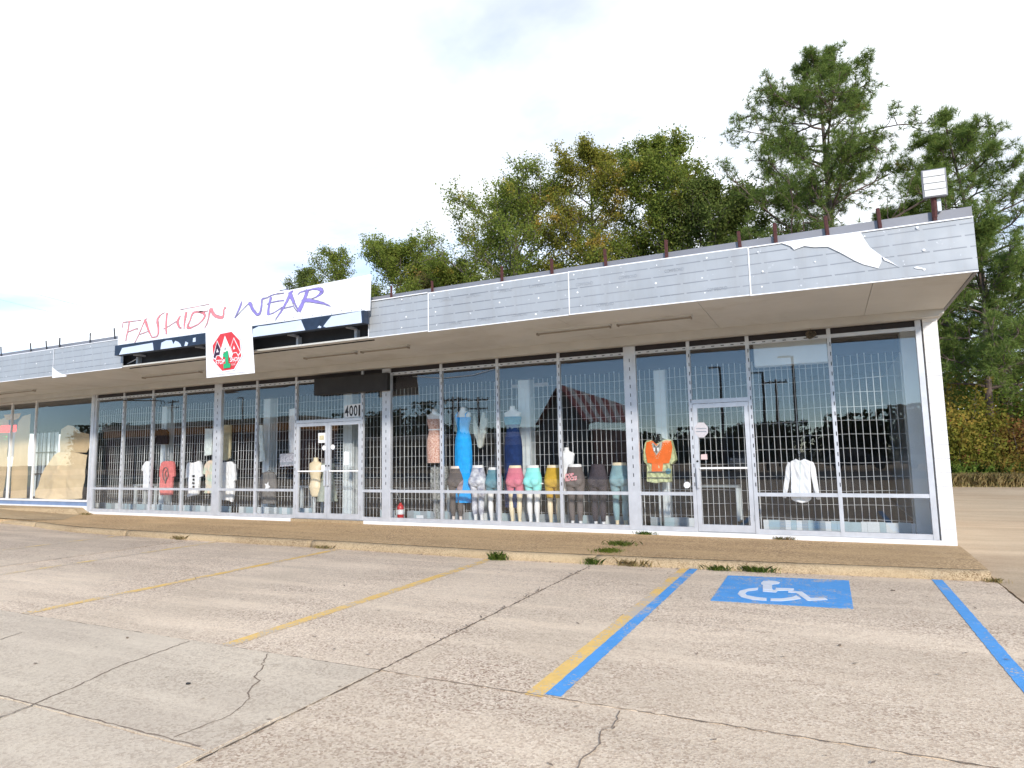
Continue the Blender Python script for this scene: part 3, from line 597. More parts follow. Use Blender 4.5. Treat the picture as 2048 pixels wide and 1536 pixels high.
def door_leaf(x0, x1, hx, side):
    d = BX('glass_door', 'aluminium', shop, x0, x0+.07, -.026, .026, .012, 2.118)
    BX('stile', 'aluminium', d, x1-.07, x1, -.026, .026, .012, 2.118)
    BX('top_rail', 'aluminium', d, x0+.07, x1-.07, -.025, .025, 2.045, 2.118)
    BX('bottom_rail', 'aluminium', d, x0+.07, x1-.07, -.025, .025, .012, .125)
    BX('pane', 'glass', d, x0+.065, x1-.065, -.004, .004, .12, 2.05)
    BX('push_bar', 'white_paint', d, x0+.07, x1-.07, -.05, -.028, 1.03, 1.06)
    bevel(BX('pull_handle', 'aluminium', d, hx-.02, hx+.02, -.085, -.03, .72, 1.06), .006)
    MB().tube([(hx, -.027, 1.16), (hx, -.036, 1.16)], .018, 10).build('lock', 'black_steel', d)
    for z in (.2, 1.95): BX('hinge', 'aluminium_dull', d, (x0 if side < 0 else x1-.012), (x0+.012 if side < 0 else x1), -.035, -.027, z, z+.1)
    return d
door_leaf(-7.798, -6.882, -6.92, -1); door_leaf(-6.874, -5.958, -6.835, 1); door_leaf(1.06, 1.95, 1.098, 1)
BX('door_bottom_sweep', 'aluminium_dull', shop, -7.8, -5.956, -.03, .03, -.006, .008); BX('door_bottom_sweep', 'aluminium_dull', shop, 1.057, 1.953, -.03, .03, -.004, .008)

BX('display_bulkhead', 'dark_board', shop, -16.55, 4.19, .64, .69, 2.83, 3.118)
# security grilles inside the glass (one per bay)
GY = .62
zg0, zg1 = .0, 2.84
gi = 0
for a, b in zip(keys, keys[1:]):
    x0, x1 = mul[a]+.004, mul[b]-.004
    if a == 'L': x0 = -16.5
    if b == 'R': x1 = 4.19
    sh_ = (x0+x1)/2-3.06; x0 += sh_*GY/11.15*0; t = thing('security_grille', ((x0+x1)/2, GY, zg0), '', 'grille', 'security grilles behind the shop windows'); gi += 1
    names = {'La': 'leftmost window, bare of clothes', 'ab': 'window holding the half-hidden white shirt', 'bc': 'coral shirt window', 'cP1': 'window of the white and rainbow shirts', 'P1d': 'window right of the first wide pillar', 'de': 'window left of the double door',
             'ef': 'double door', 'fP2': 'narrow window right of the double door', 'P2g': 'fire extinguisher window', 'gh': 'window of the bright blue dress', 'hi': 'navy dress window', 'iP3': 'window of the charcoal leggings', 'P3j': 'orange tunic window', 'jk': 'single door', 'kl': 'white blouse window', 'lR': 'rightmost window'}
    t['label'] = 'pale wire security grille behind the '+names[a+b]
    q = random.Random(gi); mb = MB(); n = int((x1-x0)/.092); top = zg1
    for i in range(n+1):
        x = x0+(x1-x0)*i/max(1, n)
        mb.tube([(x, GY, zg0), (x+q.uniform(-.004, .004), GY+q.uniform(-.004, .004), 1.3), (x, GY, top+q.uniform(-.02, .02))], .0052, 4, False)
    mb.build('vertical_bars', 'wire_white', t, kind='stuff')
    mb = MB(); z = .2
    while z < top-.1:
        pts = []; ph = q.uniform(0, 6)
        for i in range(9):
            pts.append((x0+(x1-x0)*i/8, GY-.008, z+.008*math.sin(ph+i*.55)))
        mb.tube(pts, .0032, 4, False); z += .225
    mb.build('cross_wires', 'wire_white', t, kind='stuff')
# tile skirting strips along the foot of the glass
def tiles(x0, x1, lab):
    t = thing('tile_skirting', ((x0+x1)/2, .57, -.02), lab, 'tiles', 'tile skirtings behind the shop windows'); q = random.Random(int(x0*31)); x = x0
    while x < x1-.02:
        w = min(q.choice((.085, .085, .085, .17)), x1-x); BX('tile', q.choice(('tile_white', 'tile_grey', 'tile_mint', 'tile_mint', 'tile_grey')), t, x+.001, x+w-.001, .565+q.uniform(0, .004), .585, .0, .17+q.uniform(-.006, .006)); x += w
tiles(mul['P1']+.13, -7.87, 'low strip of pale tiles right of the first wide pillar'); tiles(-16.4, mul['P1']-.13, 'low strip of pale tiles at the foot of the leftmost grilled windows')
tiles(-5.89, -5.4, 'short strip of pale tiles in the narrow window right of the double door'); tiles(mul['P2']+.11, mul['P3']-.11, 'low strip of pale tiles behind the legging mannequins')
tiles(mul['P3']+.11, .99, 'short strip of white and mint tiles below the orange tunic'); tiles(2.02, 4.2, 'low strip of white and mint tiles in the two rightmost windows')
# white box columns standing inside
for px, w, lab in ((1048, .25, 'white square column inside, between the blue and the navy dress'), (1322, .2, 'white square column inside, behind the orange tunic'), (695, .27, 'pale square column inside the right leaf of the double door'), (533, .22, 'pale square column inside, right of the tan trousers'), (327, .2, 'pale square column inside, behind the coral shirt')):
    x = at(px, 860, .70)[0]; c = BX('interior_column', 'column_white', None, x-w/2, x+w/2, .70, .95, -.02, 3.115, origin=(x, .82, -.02)); bevel(c, .01); tag(c, lab, 'column', 'columns inside the shop')
c = BX('shutter_housing', 'column_white', None, 2.05, 3.16, .3, .55, 2.72, 3.1, origin=(2.6, .42, 2.72)); bevel(c, .01); tag(c, 'white roller shutter housing at the top of the white blouse window', 'shutter box')
# black roller box over the double door
c = BX('roller_box', 'black_steel', None, -7.18, -5.17, -.16, -.045, 2.72, 3.10, origin=(-6.2, -.1, 2.72)); bevel(c, .012); tag(c, 'long black box mounted above the double glass door', 'sign box')
# number plate
t = thing('number_plate', (-6.2, -.03, 2.2), 'white plate with the number 4001 above the double door', 'sign')
MB().prism([(-6.43, 2.20), (-5.955, 2.215), (-5.955, 2.50), (-6.43, 2.47)], -.012, -.006).build('plate', 'paper_white', t)
for ch, a in (('4', -6.415), ('0', -6.29), ('0', -6.17), ('1', -6.04)): text_mb(ch, a, a+(.105 if ch != '1' else .05), 2.225, 2.465, -.0125, th=.002, bold=.02).build('numeral', 'black_ink', t)

# ------------------------------------------------------------------ neighbouring unit
nb = BX('neighbour_storefront', 'blue_sill', shop, -40, -15.40, -.02, .12, .135, .245, label='blue and white sill of the papered neighbouring shop window')
BX('sill_trim', 'white_paint', nb, -40, -15.4, -.05, .1, .245, .295); BX('sill_trim', 'white_paint', nb, -40, -15.4, -.045, .1, .07, .135)
BX('sill_post', 'white_paint', nb, -15.5, -15.39, -.05, .1, -.09, .07)
xs = [-15.43, -18.16, -19.44, -20.75, -22, -23.3]
for x in xs: BX('mullion', 'white_paint', nb, x-.022, x+.022, -.03, .03, .295, ZT)
for a, b in zip(xs[1:], xs): BX('pane', 'glass', nb, a+.02, b-.02, -.004, .004, .29, ZT)
BX('head_rail', 'trim_paint', nb, -40, -15.4, -.025, .03, 3.15, 3.203)
def sheet(pts, Y, name, m, lab, amp=.03, sub=4, group=None):
    base = [(float(p[0]), float(p[2])) for p in (at(a, b, Y) for a, b in pts)]
    bm = bmesh.new(); vs = [bm.verts.new((x, Y, z)) for x, z in base]; bm.faces.new(vs); bmesh.ops.triangulate(bm, faces=bm.faces[:])
    for _ in range(sub):
        bmesh.ops.subdivide_edges(bm, edges=[e for e in bm.edges if e.calc_length() > .09], cuts=1, use_grid_fill=True); bmesh.ops.triangulate(bm, faces=bm.faces[:])
    qf = random.Random(len(base)*13+int(base[0][0]*7)); cxs = sum(b_[0] for b_ in base)/len(base); czs = sum(b_[1] for b_ in base)/len(base); folds = []
    for k in range(9):
        a_ = qf.uniform(0, 3.14); folds.append((math.cos(a_), math.sin(a_), qf.uniform(-.6, .6), qf.uniform(-1, 1), qf.uniform(.15, .5)))
    for v in bm.verts:
        x_, z_ = v.co.x-cxs, v.co.z-czs; v.co.y += amp*sum(w_*min(abs(x_*c_+z_*s__-o_), r_) for c_, s__, o_, w_, r_ in folds)*4.2+amp*.25*mnoise.noise((x_*6, z_*6, 4))
    me = bpy.data.meshes.new(name); o = (base[0][0], Y, base[0][1])
    bmesh.ops.translate(bm, verts=bm.verts, vec=(-o[0], -o[1], -o[2])); bm.to_mesh(me); bm.free()
    ob = link(name, me, m, None, o); sl = ob.modifiers.new('thick', 'SOLIDIFY'); sl.thickness = .004
    return tag(ob, lab, 'paper', group)
sheet([(0, 838), (14, 832), (15, 900), (8, 950), (2, 995), (-60, 995), (-60, 840)], .12, 'paper_sheet', 'kraft_paper', 'brown paper at the far left edge of the neighbouring window', .02)
sheet([(21, 996), (25, 930), (30, 870), (36, 845), (46, 832), (61, 828), (58, 900), (55, 960), (52, 996)], .1, 'paper_sheet', 'kraft_paper', 'tall narrow brown paper sheet between two white window bars', .012)
sheet([(118, 905), (119, 858), (130, 850), (142, 852), (158, 864), (176, 868), (176, 895), (170, 905)], .16, 'paper_sheet', 'kraft_paper', 'upper brown paper sheet with torn top beside the end pillar', .02)
sheet([(70, 995), (69, 985), (78, 960), (90, 935), (105, 915), (118, 904), (150, 905), (174, 910), (166, 930), (160, 950), (166, 970), (163, 997), (110, 1000)], .09, 'paper_sheet', 'kraft_light', 'large crumpled brown paper slumped in the neighbouring window', .055, 5)
t = thing('barred_shutter', (-18, .3, .4), 'white slatted panel behind thin black bars in the papered window', 'shutter')  # panel of pale slats with black bars in front, just inside the glass
p0 = at(72, 845, .3); p1 = at(118, 845, .3); x0, x1 = float(p0[0]), float(p1[0])
for i in range(7): BX('slat', ('column_white', 'tile_grey')[i % 2], t, x0+(x1-x0)*i/7+.004, x0+(x1-x0)*(i+1)/7-.004, .30, .32, .35, 2.25)
for i in range(6): MB().tube([(x0+(x1-x0)*(i+.5)/6, .26, .4), (x0+(x1-x0)*(i+.5)/6, .26, 2.3)], .012, 5).build('bar', 'black_steel', t)
for z in (1.02, 1.66): MB().tube([(x0, .25, z), (x1, .25, z)], .014, 5).build('bar', 'black_steel', t)
t = thing('neon_sign', (-20, .15, 1.9), 'small lit sign glowing red over green in the neighbouring window', 'sign')
a = at(2, 853, .15); b = at(32, 862, .15)
BX('sign_back', 'sticker_grey', t, a[0]-.1, b[0]+.1, .155, .17, 1.55, 2.42)
BX('red_strip', 'red_glow', t, a[0], b[0], .14, .153, b[2]-.02, a[2]+.02)
for i in range(3):
    cx = a[0]+.07+i*.14; pts = [(cx+.05*math.cos(q_), .145, b[2]-.2+.055*math.sin(q_)) for q_ in np.linspace(0, 6.28, 13)]
    MB().tube(pts, .011, 5).build('green_tube', 'green_glow', t)
c = MB().prism(px_poly([(8, 830), (42, 826), (38, 836), (30, 840), (12, 839)], 0, 0, 1, .13), .125, .135).build('orange_card', 'orange_card', None, origin=tuple(at(25, 838, .13))); tag(c, 'orange card taped above the red lit sign', 'card')

# ------------------------------------------------------------------ signs
t = thing('fashion_sign', (-7.1, -2.5, 3.8), 'wide white sign board reading FASHION WEAR in red and purple brush letters', 'sign')
SY = -2.54
bevel(MB().prism([(-10.47, 3.80), (-3.76, 3.80), (-3.74, 4.425), (-10.5, 4.30)], SY, SY+.03).build('board', 'sign_white', t), .002)
band = BX('light_box', 'navy_film', t, -10.42, -3.80, -2.63, -2.50, 3.575, 3.79)
for pts in ([(95, 630), (325, 590), (332, 650), (310, 665), (70, 700)], [(392, 590), (430, 572), (470, 570), (482, 602), (497, 575), (520, 584), (535, 600), (543, 622), (385, 655)], [(575, 580), (595, 590), (586, 626), (566, 620)], [(632, 556), (650, 550), (651, 582), (630, 585)],
            [(1085, 487), (1130, 465), (1200, 458), (1450, 418), (1482, 495), (1085, 553)], [(1620, 466), (1650, 425), (1682, 388), (1745, 378), (1905, 345), (1912, 438), (1640, 477)], [(1575, 475), (1590, 460), (1605, 468), (1600, 480)]):
    pl = px_poly(pts, 220, 530, 3.793, -2.63); pl = [(x, min(3.785, max(3.58, z))) for x, z in pl]
    MB().prism(pl, -2.637, -2.632).build('peeled_film', 'pale_film', band)
for x in (-10.0, -8.1, -5.65, -4.3): BX('stand_off', 'aluminium_dull', t, x, x+.04, -2.5, -2.24, 3.56, 3.60)
def stroke(mb, pts, ws, ox, oy, sc, Y, grow=0, jag=0, q=None):
    P = [(float(p[0]), float(p[2])) for p in (at(ox+a/sc, oy+b/sc, Y) for a, b in pts)]
    n0 = len(P); wl = ws if isinstance(ws, (list, tuple)) else [ws]*n0
    # catmull-rom through the points
    Q = []; WW = []
    for i in range(n0-1):
        p0_, p1_, p2_, p3_ = P[max(i-1, 0)], P[i], P[i+1], P[min(i+2, n0-1)]
        for k in range(5):
            u = k/5; f = lambda a, b, c, d: .5*(2*b+(c-a)*u+(2*a-5*b+4*c-d)*u*u+(3*b-a-3*c+d)*u**3
)
            Q.append((f(p0_[0], p1_[0], p2_[0], p3_[0]), f(p0_[1], p1_[1], p2_[1], p3_[1]))); WW.append(wl[i]+(wl[i+1]-wl[i])*u)
    Q.append(P[-1]); WW.append(wl[-1]); n = len(Q); L = []; Rr = []
    ppm = sc*FPX/12.2
    for i, p in enumerate(Q):
        d = (Vector(Q[min(i+1, n-1)])-Vector(Q[max(i-1, 0)])); d = d.normalized() if d.length else Vector((1, 0)); nn = Vector((-d.y, d.x)); w = WW[i]/ppm/2*1.22+grow
        L.append(Vector(p)+nn*(w+(q.uniform(-jag, jag) if q else 0))); Rr.append(Vector(p)-nn*(w+(q.uniform(-jag, jag) if q else 0)))
    mb.add([(v.x, Y, v.y) for v in L]+[(v.x, Y, v.y) for v in Rr], [(i, n+i, n+i+1, i+1) for i in range(n-1)])
Z5 = (230, 570, 9.309); Z6 = (440, 560, 8.904)
LET = [('F', 'letter_red', Z5, [([(140, 800), (145, 720), (165, 695), (260, 685), (490, 658)], 12), ([(265, 670), (250, 800), (215, 950), (200, 1045)], [24, 26, 26, 22]), ([(245, 875), (330, 840), (410, 815), (430, 830)], 14)]),
       ('A', 'letter_red', Z5, [([(600, 615), (550, 680), (520, 740), (440, 930), (360, 1090)], [10, 20, 20, 18, 10]), ([(550, 640), (590, 740), (640, 880), (690, 980)], [50, 50, 30, 16]), ([(460, 920), (600, 870), (650, 860)], 12)]),
       ('S', 'letter_red', Z5, [([(930, 515), (860, 550), (800, 620), (790, 680), (805, 780), (805, 900), (770, 960), (690, 980)], [10, 14, 40, 54, 44, 34, 18, 12])]),
       ('H', 'letter_red', Z5, [([(970, 515), (955, 650), (950, 780), (955, 920)], [40, 38, 36, 26]), ([(900, 820), (960, 795), (1060, 730), (1140, 680)], 12), ([(1220, 570), (1180, 640), (1165, 700), (1195, 780), (1240, 805)], [14, 44, 54, 34, 10])]),
       ('I', 'letter_red', Z5, [([(1330, 500), (1310, 600), (1290, 720), (1285, 820)], [40, 46, 34, 16])]),
       ('O', 'letter_red', Z5, [([(1730, 480), (1650, 500), (1500, 505), (1440, 540), (1390, 680), (1350, 770), (1380, 800), (1450, 780), (1560, 720), (1640, 640), (1670, 570), (1640, 520), (1560, 500)], [10, 16, 30, 34, 22, 44, 40, 18, 14, 30, 44, 40, 28])]),
       ('N', 'letter_red', Z5, [([(1665, 810), (1720, 700), (1750, 570), (1770, 480), (1800, 430)], [10, 22, 26, 50, 36]), ([(1800, 440), (1820, 520), (1880, 580), (1990, 610)], [50, 54, 46, 44]), ([(1990, 620), (2020, 560), (2025, 470), (2060, 410)], [50, 30, 24, 40])]),
       ('brush_line', 'letter_red', Z5, [([(1215, 460), (1480, 410), (1760, 358)], 7)]),
       ('W', 'letter_purple', Z6, [([(390, 380), (360, 470), (320, 560), (260, 680)], [16, 34, 26, 8]), ([(260, 680), (400, 530), (500, 430)], 9), ([(500, 430), (540, 425), (580, 520), (660, 620)], [26, 54, 46, 34]), ([(650, 620), (710, 590), (740, 450), (750, 350), (800, 325), (860, 315)], [34, 36, 28, 28, 14, 10])]),
       ('E', 'letter_purple', Z6, [([(910, 300), (880, 420), (860, 540), (860, 620)], [44, 38, 40, 54]), ([(850, 310), (900, 280), (1000, 250), (1140, 232)], 12), ([(830, 435), (920, 400), (1040, 375), (1140, 365)], 12), ([(860, 620), (980, 570), (1110, 480)], 14)]),
       ('A', 'letter_purple', Z6, [([(1300, 190), (1250, 250), (1190, 380), (1100, 540), (990, 705)], [16, 46, 40, 32, 10]), ([(1240, 210), (1270, 300), (1330, 420), (1400, 560)], [60, 64, 26, 16]), ([(1280, 370), (1310, 460), (1340, 520), (1390, 570)], 10), ([(1080, 530), (1200, 490), (1300, 470)], 12)]),
       ('R', 'letter_purple', Z6, [([(1560, 170), (1530, 270), (1470, 420), (1400, 560)], [60, 56, 60, 74]), ([(1380, 270), (1430, 220), (1520, 195), (1680, 160), (1780, 165), (1820, 205), (1780, 250), (1700, 310), (1630, 330)], [8, 14, 20, 20, 54, 54, 40, 14, 10]), ([(1450, 380), (1560, 360), (1700, 385), (1850, 420), (1970, 470)], [34, 54, 44, 26, 8])]),
       ('brush_line', 'letter_purple', Z6, [([(1060, 190), (1220, 160)], 6)])]
for nm, m, (ox, oy, sc), sts in LET:
    a = MB(); g = MB(); q = random.Random(len(sts)*7+ord(nm[0]))
    for k, (pts, ws) in enumerate(sts):
        stroke(g, pts, ws, ox, oy, sc, SY-.003-.0006*k, .005, .004, q); stroke(a, pts, ws, ox, oy, sc, SY-.006-.0006*k, -.003, .004, q)
    L_ = g.build('letter' if len(nm) == 1 else nm, 'letter_grey', t); a.build('letter_face', m, L_)
q = random.Random(5); sc_ = MB()
for i in range(30): x = -10.3+i*.22; sc_.disc(x, SY-.001, 3.84+q.uniform(-.01, .03), .009, .004, 6)
sc_.build('screw_heads', 'letter_grey', t, kind='stuff')
# octagon sign
t = thing('stop_shop_sign', (-6.95, -2.66, 2.9), 'square white hanging sign with a red octagon logo reading STOP 1 SHOP', 'sign')
Z2 = (400, 640, 12.8); AY = -2.66
P2 = lambda pts, Y=AY: px_poly(pts, *Z2, Y)
bevel(MB().prism(px_poly([(411, 662), (503, 650), (509, 746), (413, 756)], 0, 0, 1, AY), AY, AY+.012).build('board', 'sign_white', t), .002)
OCT = [(515, 325), (825, 262), (1050, 505), (1092, 930), (892, 1295), (570, 1345), (325, 1065), (305, 640)]
oc = MB().prism(P2(OCT), AY-.004, AY-.001).build('octagon_outline', 'letter_grey', t)
ctr = np.mean(OCT, axis=0); sh = lambda k: [tuple(ctr+(np.array(p)-ctr)*k) for p in OCT]
MB().prism(P2(sh(.985)), AY-.006, AY-.0045).build('octagon_border', 'logo_white', oc); MB().prism(P2(sh(.925)), AY-.009, AY-.0065).build('octagon_face', 'logo_red', oc)
def logo(nm, m, pts, d, p=t): return MB().prism(P2(pts), AY-d, AY-d+.0018).build(nm, m, p)
a1 = logo('letter_a', 'logo_white', [(452, 525), (555, 770), (520, 915), (440, 925), (415, 1030), (340, 965), (360, 880)], .012); MB().prism(P2([(452, 560), (548, 775), (515, 895), (430, 915), (405, 990), (360, 955), (380, 870)]), AY-.0145, AY-.0125).build('letter_face', 'logo_plum', a1); MB().prism(P2([(460, 740), (496, 822), (434, 835)]), AY-.0165, AY-.015).build('letter_counter', 'logo_white', a1)
a3 = logo('letter_a', 'logo_white', [(878, 445), (1062, 830), (990, 930), (940, 840), (850, 858), (790, 700)], .012); MB().prism(P2([(878, 485), (1040, 825), (990, 895), (950, 820), (850, 840), (805, 700)]), AY-.0145, AY-.0125).build('letter_face', 'logo_red', a3); MB().prism(P2([(885, 655), (915, 745), (862, 755)]), AY-.0165, AY-.015).build('letter_counter', 'logo_white', a3)
a2 = logo('letter_a', 'logo_white', [(658, 405), (860, 880), (830, 965), (770, 960), (740, 800), (620, 830), (600, 1010), (520, 930), (540, 800)], .019); MB().prism(P2([(665, 680), (690, 755), (645, 770)]), AY-.022, AY-.0195).build('letter_counter', 'letter_grey', a2)
logo('numeral', 'logo_green', [(715, 785), (740, 800), (750, 950), (755, 1110), (805, 1120), (805, 1220), (630, 1245), (630, 1130), (680, 1120), (670, 960), (625, 950), (612, 880)], .025)
for txt, (u0, v0, u1, v1) in (('STOP', (405, 1145, 640, 1030)), ('SHOP', (780, 1080, 1015, 965)), ('LLC', (820, 1165, 920, 1110))):
    pa = at(400+u0/12.8, 640+v0/12.8, AY); pb = at(400+u1/12.8, 640+v1/12.8, AY)
    text_mb(txt, pa[0], pb[0], pa[2], pa[2]+(.085 if txt != 'LLC' else .045), AY-.010, skew=.012, th=.003, bold=.02 if txt != 'LLC' else 0).build('word', 'logo_white', t)
BX('drip_edge', 'sticker_grey', t, -7.35, -6.5, AY-.006, AY-.001, 2.93, 2.945)

# floodlight
t = thing('floodlight', (4.4, -2.3, 4.1), 'square floodlight with white lens on a rusty post at the right roof corner', 'floodlight')
fl = MB().add([(4.275, -2.36, 4.26), (4.525, -2.36, 4.25), (4.53, -2.34, 4.6), (4.28, -2.34, 4.61), (4.29, -2.24, 4.28), (4.515, -2.24, 4.27), (4.515, -2.22, 4.58), (4.29, -2.22, 4.59)], [(0, 1, 2, 3), (7, 6, 5, 4), (0, 4, 5, 1), (1, 5, 6, 2), (2, 6, 7, 3), (3, 7, 4, 0)]).build('housing', 'grey_flash', t); bevel(fl, .006)
for i in range(4):
    z0 = 4.272+i*.082
    MB().add([(4.292, -2.368+.0045*i, z0), (4.508, -2.368+.0045*i, z0-.008), (4.512, -2.364+.0045*i, z0+.066), (4.296, -2.364+.0045*i, z0+.074)], [(0, 1, 2, 3)]).build('lens_strip', 'lens_white', t)
MB().tube([(4.385, -2.28, 4.03), (4.39, -2.29, 4.27)], .03, 6).build('post', 'rust_red', t); BX('junction_box', 'tile_white', t, 4.42, 4.46, -2.29, -2.24, 4.10, 4.25)

# strip lights under the canopy
for i, (xa, xb, y, lab) in enumerate(((-1.17, .11, -1.42, 'strip light under the canopy, left of the pair nearest the block pier'), (.22, 1.38, -1.47, 'strip light under the canopy, right of the pair nearest the block pier'), (-6.2, -4.9, -1.48, 'strip light under the canopy near the double door, left of its pair'), (-4.77, -3.68, -1.5, 'strip light under the canopy near the double door, right of its pair'), (-11.5, -9.5, -1.23, 'strip light under the canopy left of the octagon sign'), (-18.1, -16.35, -1.04, 'strip light under the canopy before the papered window'))):
    z = zb(xa)-.006; t = thing('strip_light', ((xa+xb)/2, y, z), lab, 'light fixture', 'strip lights under the canopy')
    BX('tray', 'soffit_paint', t, xa, xb, y-.05, y+.05, z-.03, z+.004)
    for s_ in (-.028, .028): MB().tube([(xa+.02, y+s_, z-.045), (xb-.02, y+s_, z-.045)], .008, 6).build('tube_rail', 'fixture_tan', t)
    for x in (xa+.01, xb-.03): BX('end_socket', 'fixture_tan', t, x, x+.02, y-.05, y+.05, z-.065, z-.031)
# straw nest tangled at the rail over the white blouse
t = thing('straw_nest', (2.88, -.06, 2.97), 'tangled straw nest hanging at the top rail above the white blouse', 'nest'); mb = MB(); q = random.Random(11); c = np.array(at(1622, 670, -.07))
for i in range(46):
    a0, a1 = q.uniform(0, 6.3), q.uniform(0, 6.3); r = q.uniform(.02, .06); ox_, oz_ = q.uniform(-.035, .035), q.uniform(-.03, .03)
    mb.tube([(c[0]+ox_+r*math.cos(a0+k*.5)*.85, -.075+q.uniform(-.03, .03), c[2]+oz_+r*math.sin(a0+k*.5)*.75) for k in range(6)], .005, 4)
mb.build('straw', 'nest_straw', t, kind='stuff'); MB().tube([(c[0], -.07, c[2]+.05), (c[0]-.01, -.1, c[2]+.17), (c[0]-.005, -.2, 3.3)], .004, 4).build('string', 'nest_straw', t)
MB().tube([(-14.2, -.05, 3.0), (-13.3, -.05, 2.95), (-12.5, -.05, 2.9), (-12.46, -.05, 2.82), (-12.5, -.05, 2.75)], .012, 5).build('loose_cable', 'black_steel', shop)
MB().tube([(-4.6, -.042, 2.99), (-3.9, -.042, 2.9), (-3.2, -.042, 2.91), (-2.7, -.042, 3.0)], .005, 5).build('loose_cable', 'aluminium_dull', shop)

# ------------------------------------------------------------------ window display
def ell(cx, cy, z, a, b, k=24, fold=0, nf=9, ph=0): return [(cx+(a+fold*math.sin(nf*t+ph))*math.cos(t), cy+(b+fold*math.sin(nf*t+ph))*math.sin(t), z) for t in (2*math.pi*i/k for i in range(k))]
def interp(prof, n):
    zs = [p[0] for p in prof]; out = []
    for i in range(n+1):
        z = zs[0]+(zs[-1]-zs[0])*i/n
        out.append([z]+[float(np.interp(z, zs, [p[j] for p in prof])) for j in range(1, len(prof[0]))])
    return out
# leg mannequin: one continuous surface
def leg_body():
    mb = MB()
    mb.loft([ell(0, y, z, a, b, 20) for z, a, b, y in interp([(.70, .150, .105, .0), (.76, .172, .12, -.0), (.84, .178, .125, -.005), (.92, .160, .108, 0), (1.0, .135, .088, .005), (1.10, .122, .08, .005)], 12)])
    for s_ in (-1, 1):
        mb.loft([ell(s_*x, y, z, a, b, 16) for z, a, b, x, y in interp([(.05, .032, .036, .075, .01), (.12, .033, .038, .075, .008), (.25, .050, .053, .078, -.008), (.34, .054, .058, .080, -.008), (.46, .048, .05, .082, .004), (.55, .060, .062, .083, .004), (.68, .080, .085, .085, .0), (.80, .090, .098, .086, .0)], 22)])
        mb.loft([ell(s_*(.075+.01*i), y, z, a, b, 12) for i, (y, z, a, b) in enumerate(((.03, .035, .028, .03), (.0, .045, .033, .05), (-.0, .02, .036, .075), (-.0, .004, .034, .07)))])
        bm = bmesh.new(); bmesh.ops.create_icosphere(bm, subdivisions=2, radius=1); 
        mb.add([(s_*.078+v.co.x*.088, -.068+v.co.y*.078, .80+v.co.z*.095) for v in bm.verts], [tuple(v.index for v in f.verts) for f in bm.faces]); bm.free()
    ob = mb.build('tmp', 'skin_white', None)
    r = ob.modifiers.new('r', 'REMESH'); r.mode = 'VOXEL'; r.voxel_size = .011
    sm = ob.modifiers.new('s', 'SMOOTH'); sm.iterations = 5; sm.factor = .6
    me = bake(ob); bpy.data.objects.remove(ob); me.materials.clear(); return me
LEG = leg_body()
def garment(me, z0, z1, off):
    bm = bmesh.new(); bm.from_mesh(me); bm.normal_update()
    for z, n in ((z0, (0, 0, -1)), (z1, (0, 0, 1))):
        bmesh.ops.bisect_plane(bm, geom=bm.verts[:]+bm.edges[:]+bm.faces[:], plane_co=(0, 0, z), plane_no=n, clear_outer=True)
    bm.normal_update(); off_ = [(v, v.normal.copy()) for v in bm.verts]
    for v, n in off_: v.co += n*off+Vector((0, 0, 1))*.0
    o = bpy.data.meshes.new('garment'); bm.to_mesh(o); bm.free(); o.polygons.foreach_set('use_smooth', [True]*len(o.polygons)); return o
LEG.polygons.foreach_set('use_smooth', [True]*len(LEG.polygons))
def leg_mannequin(px, sk, cl, hem, lab, Y=.33, sc=1.03, rot=0, top=1.05, extra=None, dx=0):
    p = at(px, 1046, Y); x = float(p[0])+dx
    t = thing('leg_mannequin', (x, Y, -.015), lab, 'mannequin', 'leg mannequins in the window'); t.rotation_euler.z = rot; t.scale = (sc, sc, sc)
    me = LEG.copy(); b = link('legs', me, sk, t, (x, Y, -.015))
    g = link('leggings' if hem < .5 else 'shorts', garment(LEG, hem, top, .006), cl, t, (x, Y, -.015))
    if extra: extra(t, g)
    return t
def side_panel(t, g):
    bm = bmesh.new(); bm.from_mesh(garment(LEG, .60, .93, .009))
    bmesh.ops.bisect_plane(bm, geom=bm.verts[:]+bm.edges[:]+bm.faces[:], plane_co=(.10, 0, .75), plane_no=(-.75, 0, .65), clear_outer=True)
    bmesh.ops.bisect_plane(bm, geom=bm.verts[:]+bm.edges[:]+bm.faces[:], plane_co=(.02, 0, .75), plane_no=(-1, 0, 0), clear_outer=True)
    o = bpy.data.meshes.new('side_panel'); bm.to_mesh(o); bm.free(); link('side_panel', o, 'cloth_mauve', g, ORG[t.name])
def rocks(t, g):
    for txt, (a, b, z0, z1) in (('POP', (-.13, .03, .875, .935)), ('ROCKS', (-.13, .09, .80, .875))):
        for th, m_, bo in ((.004, 'logo_white', .06), (.008, 'letter_red', .02)):
            mb = text_mb(txt, a, b, z0, z1, 0, skew=.0, th=th, bold=bo); mb.v = [(x, -.152-y_*0-th+.11*max(0, abs(x+.07)-.05)**1.5+.25*max(0, z-.86), z+.12*(x+.1)) for x, y_, z in mb.v]
            mb.build('print', m_, g, origin=(0, 0, 0))
def towel(t, g): pass
leg_mannequin(914, 'skin_pink', 'cloth_taupe', .12, 'leg mannequin in taupe leggings with a mauve side panel', rot=.18, extra=side_panel)
leg_mannequin(957, 'skin_white', 'cloth_tiedye', .17, 'leg mannequin in grey and white tie-dye leggings', sc=1.04, rot=-.15)
leg_mannequin(990, 'skin_white', 'cloth_teal', .64, 'white leg mannequin in short teal shorts beside the window bar', rot=.1, sc=1.0)
leg_mannequin(1032, 'skin_cream', 'cloth_pink', .60, 'cream leg mannequin in pink shorts', rot=.08)
leg_mannequin(1068, 'skin_white', 'cloth_mint', .64, 'white leg mannequin in mint green shorts', rot=-.12)
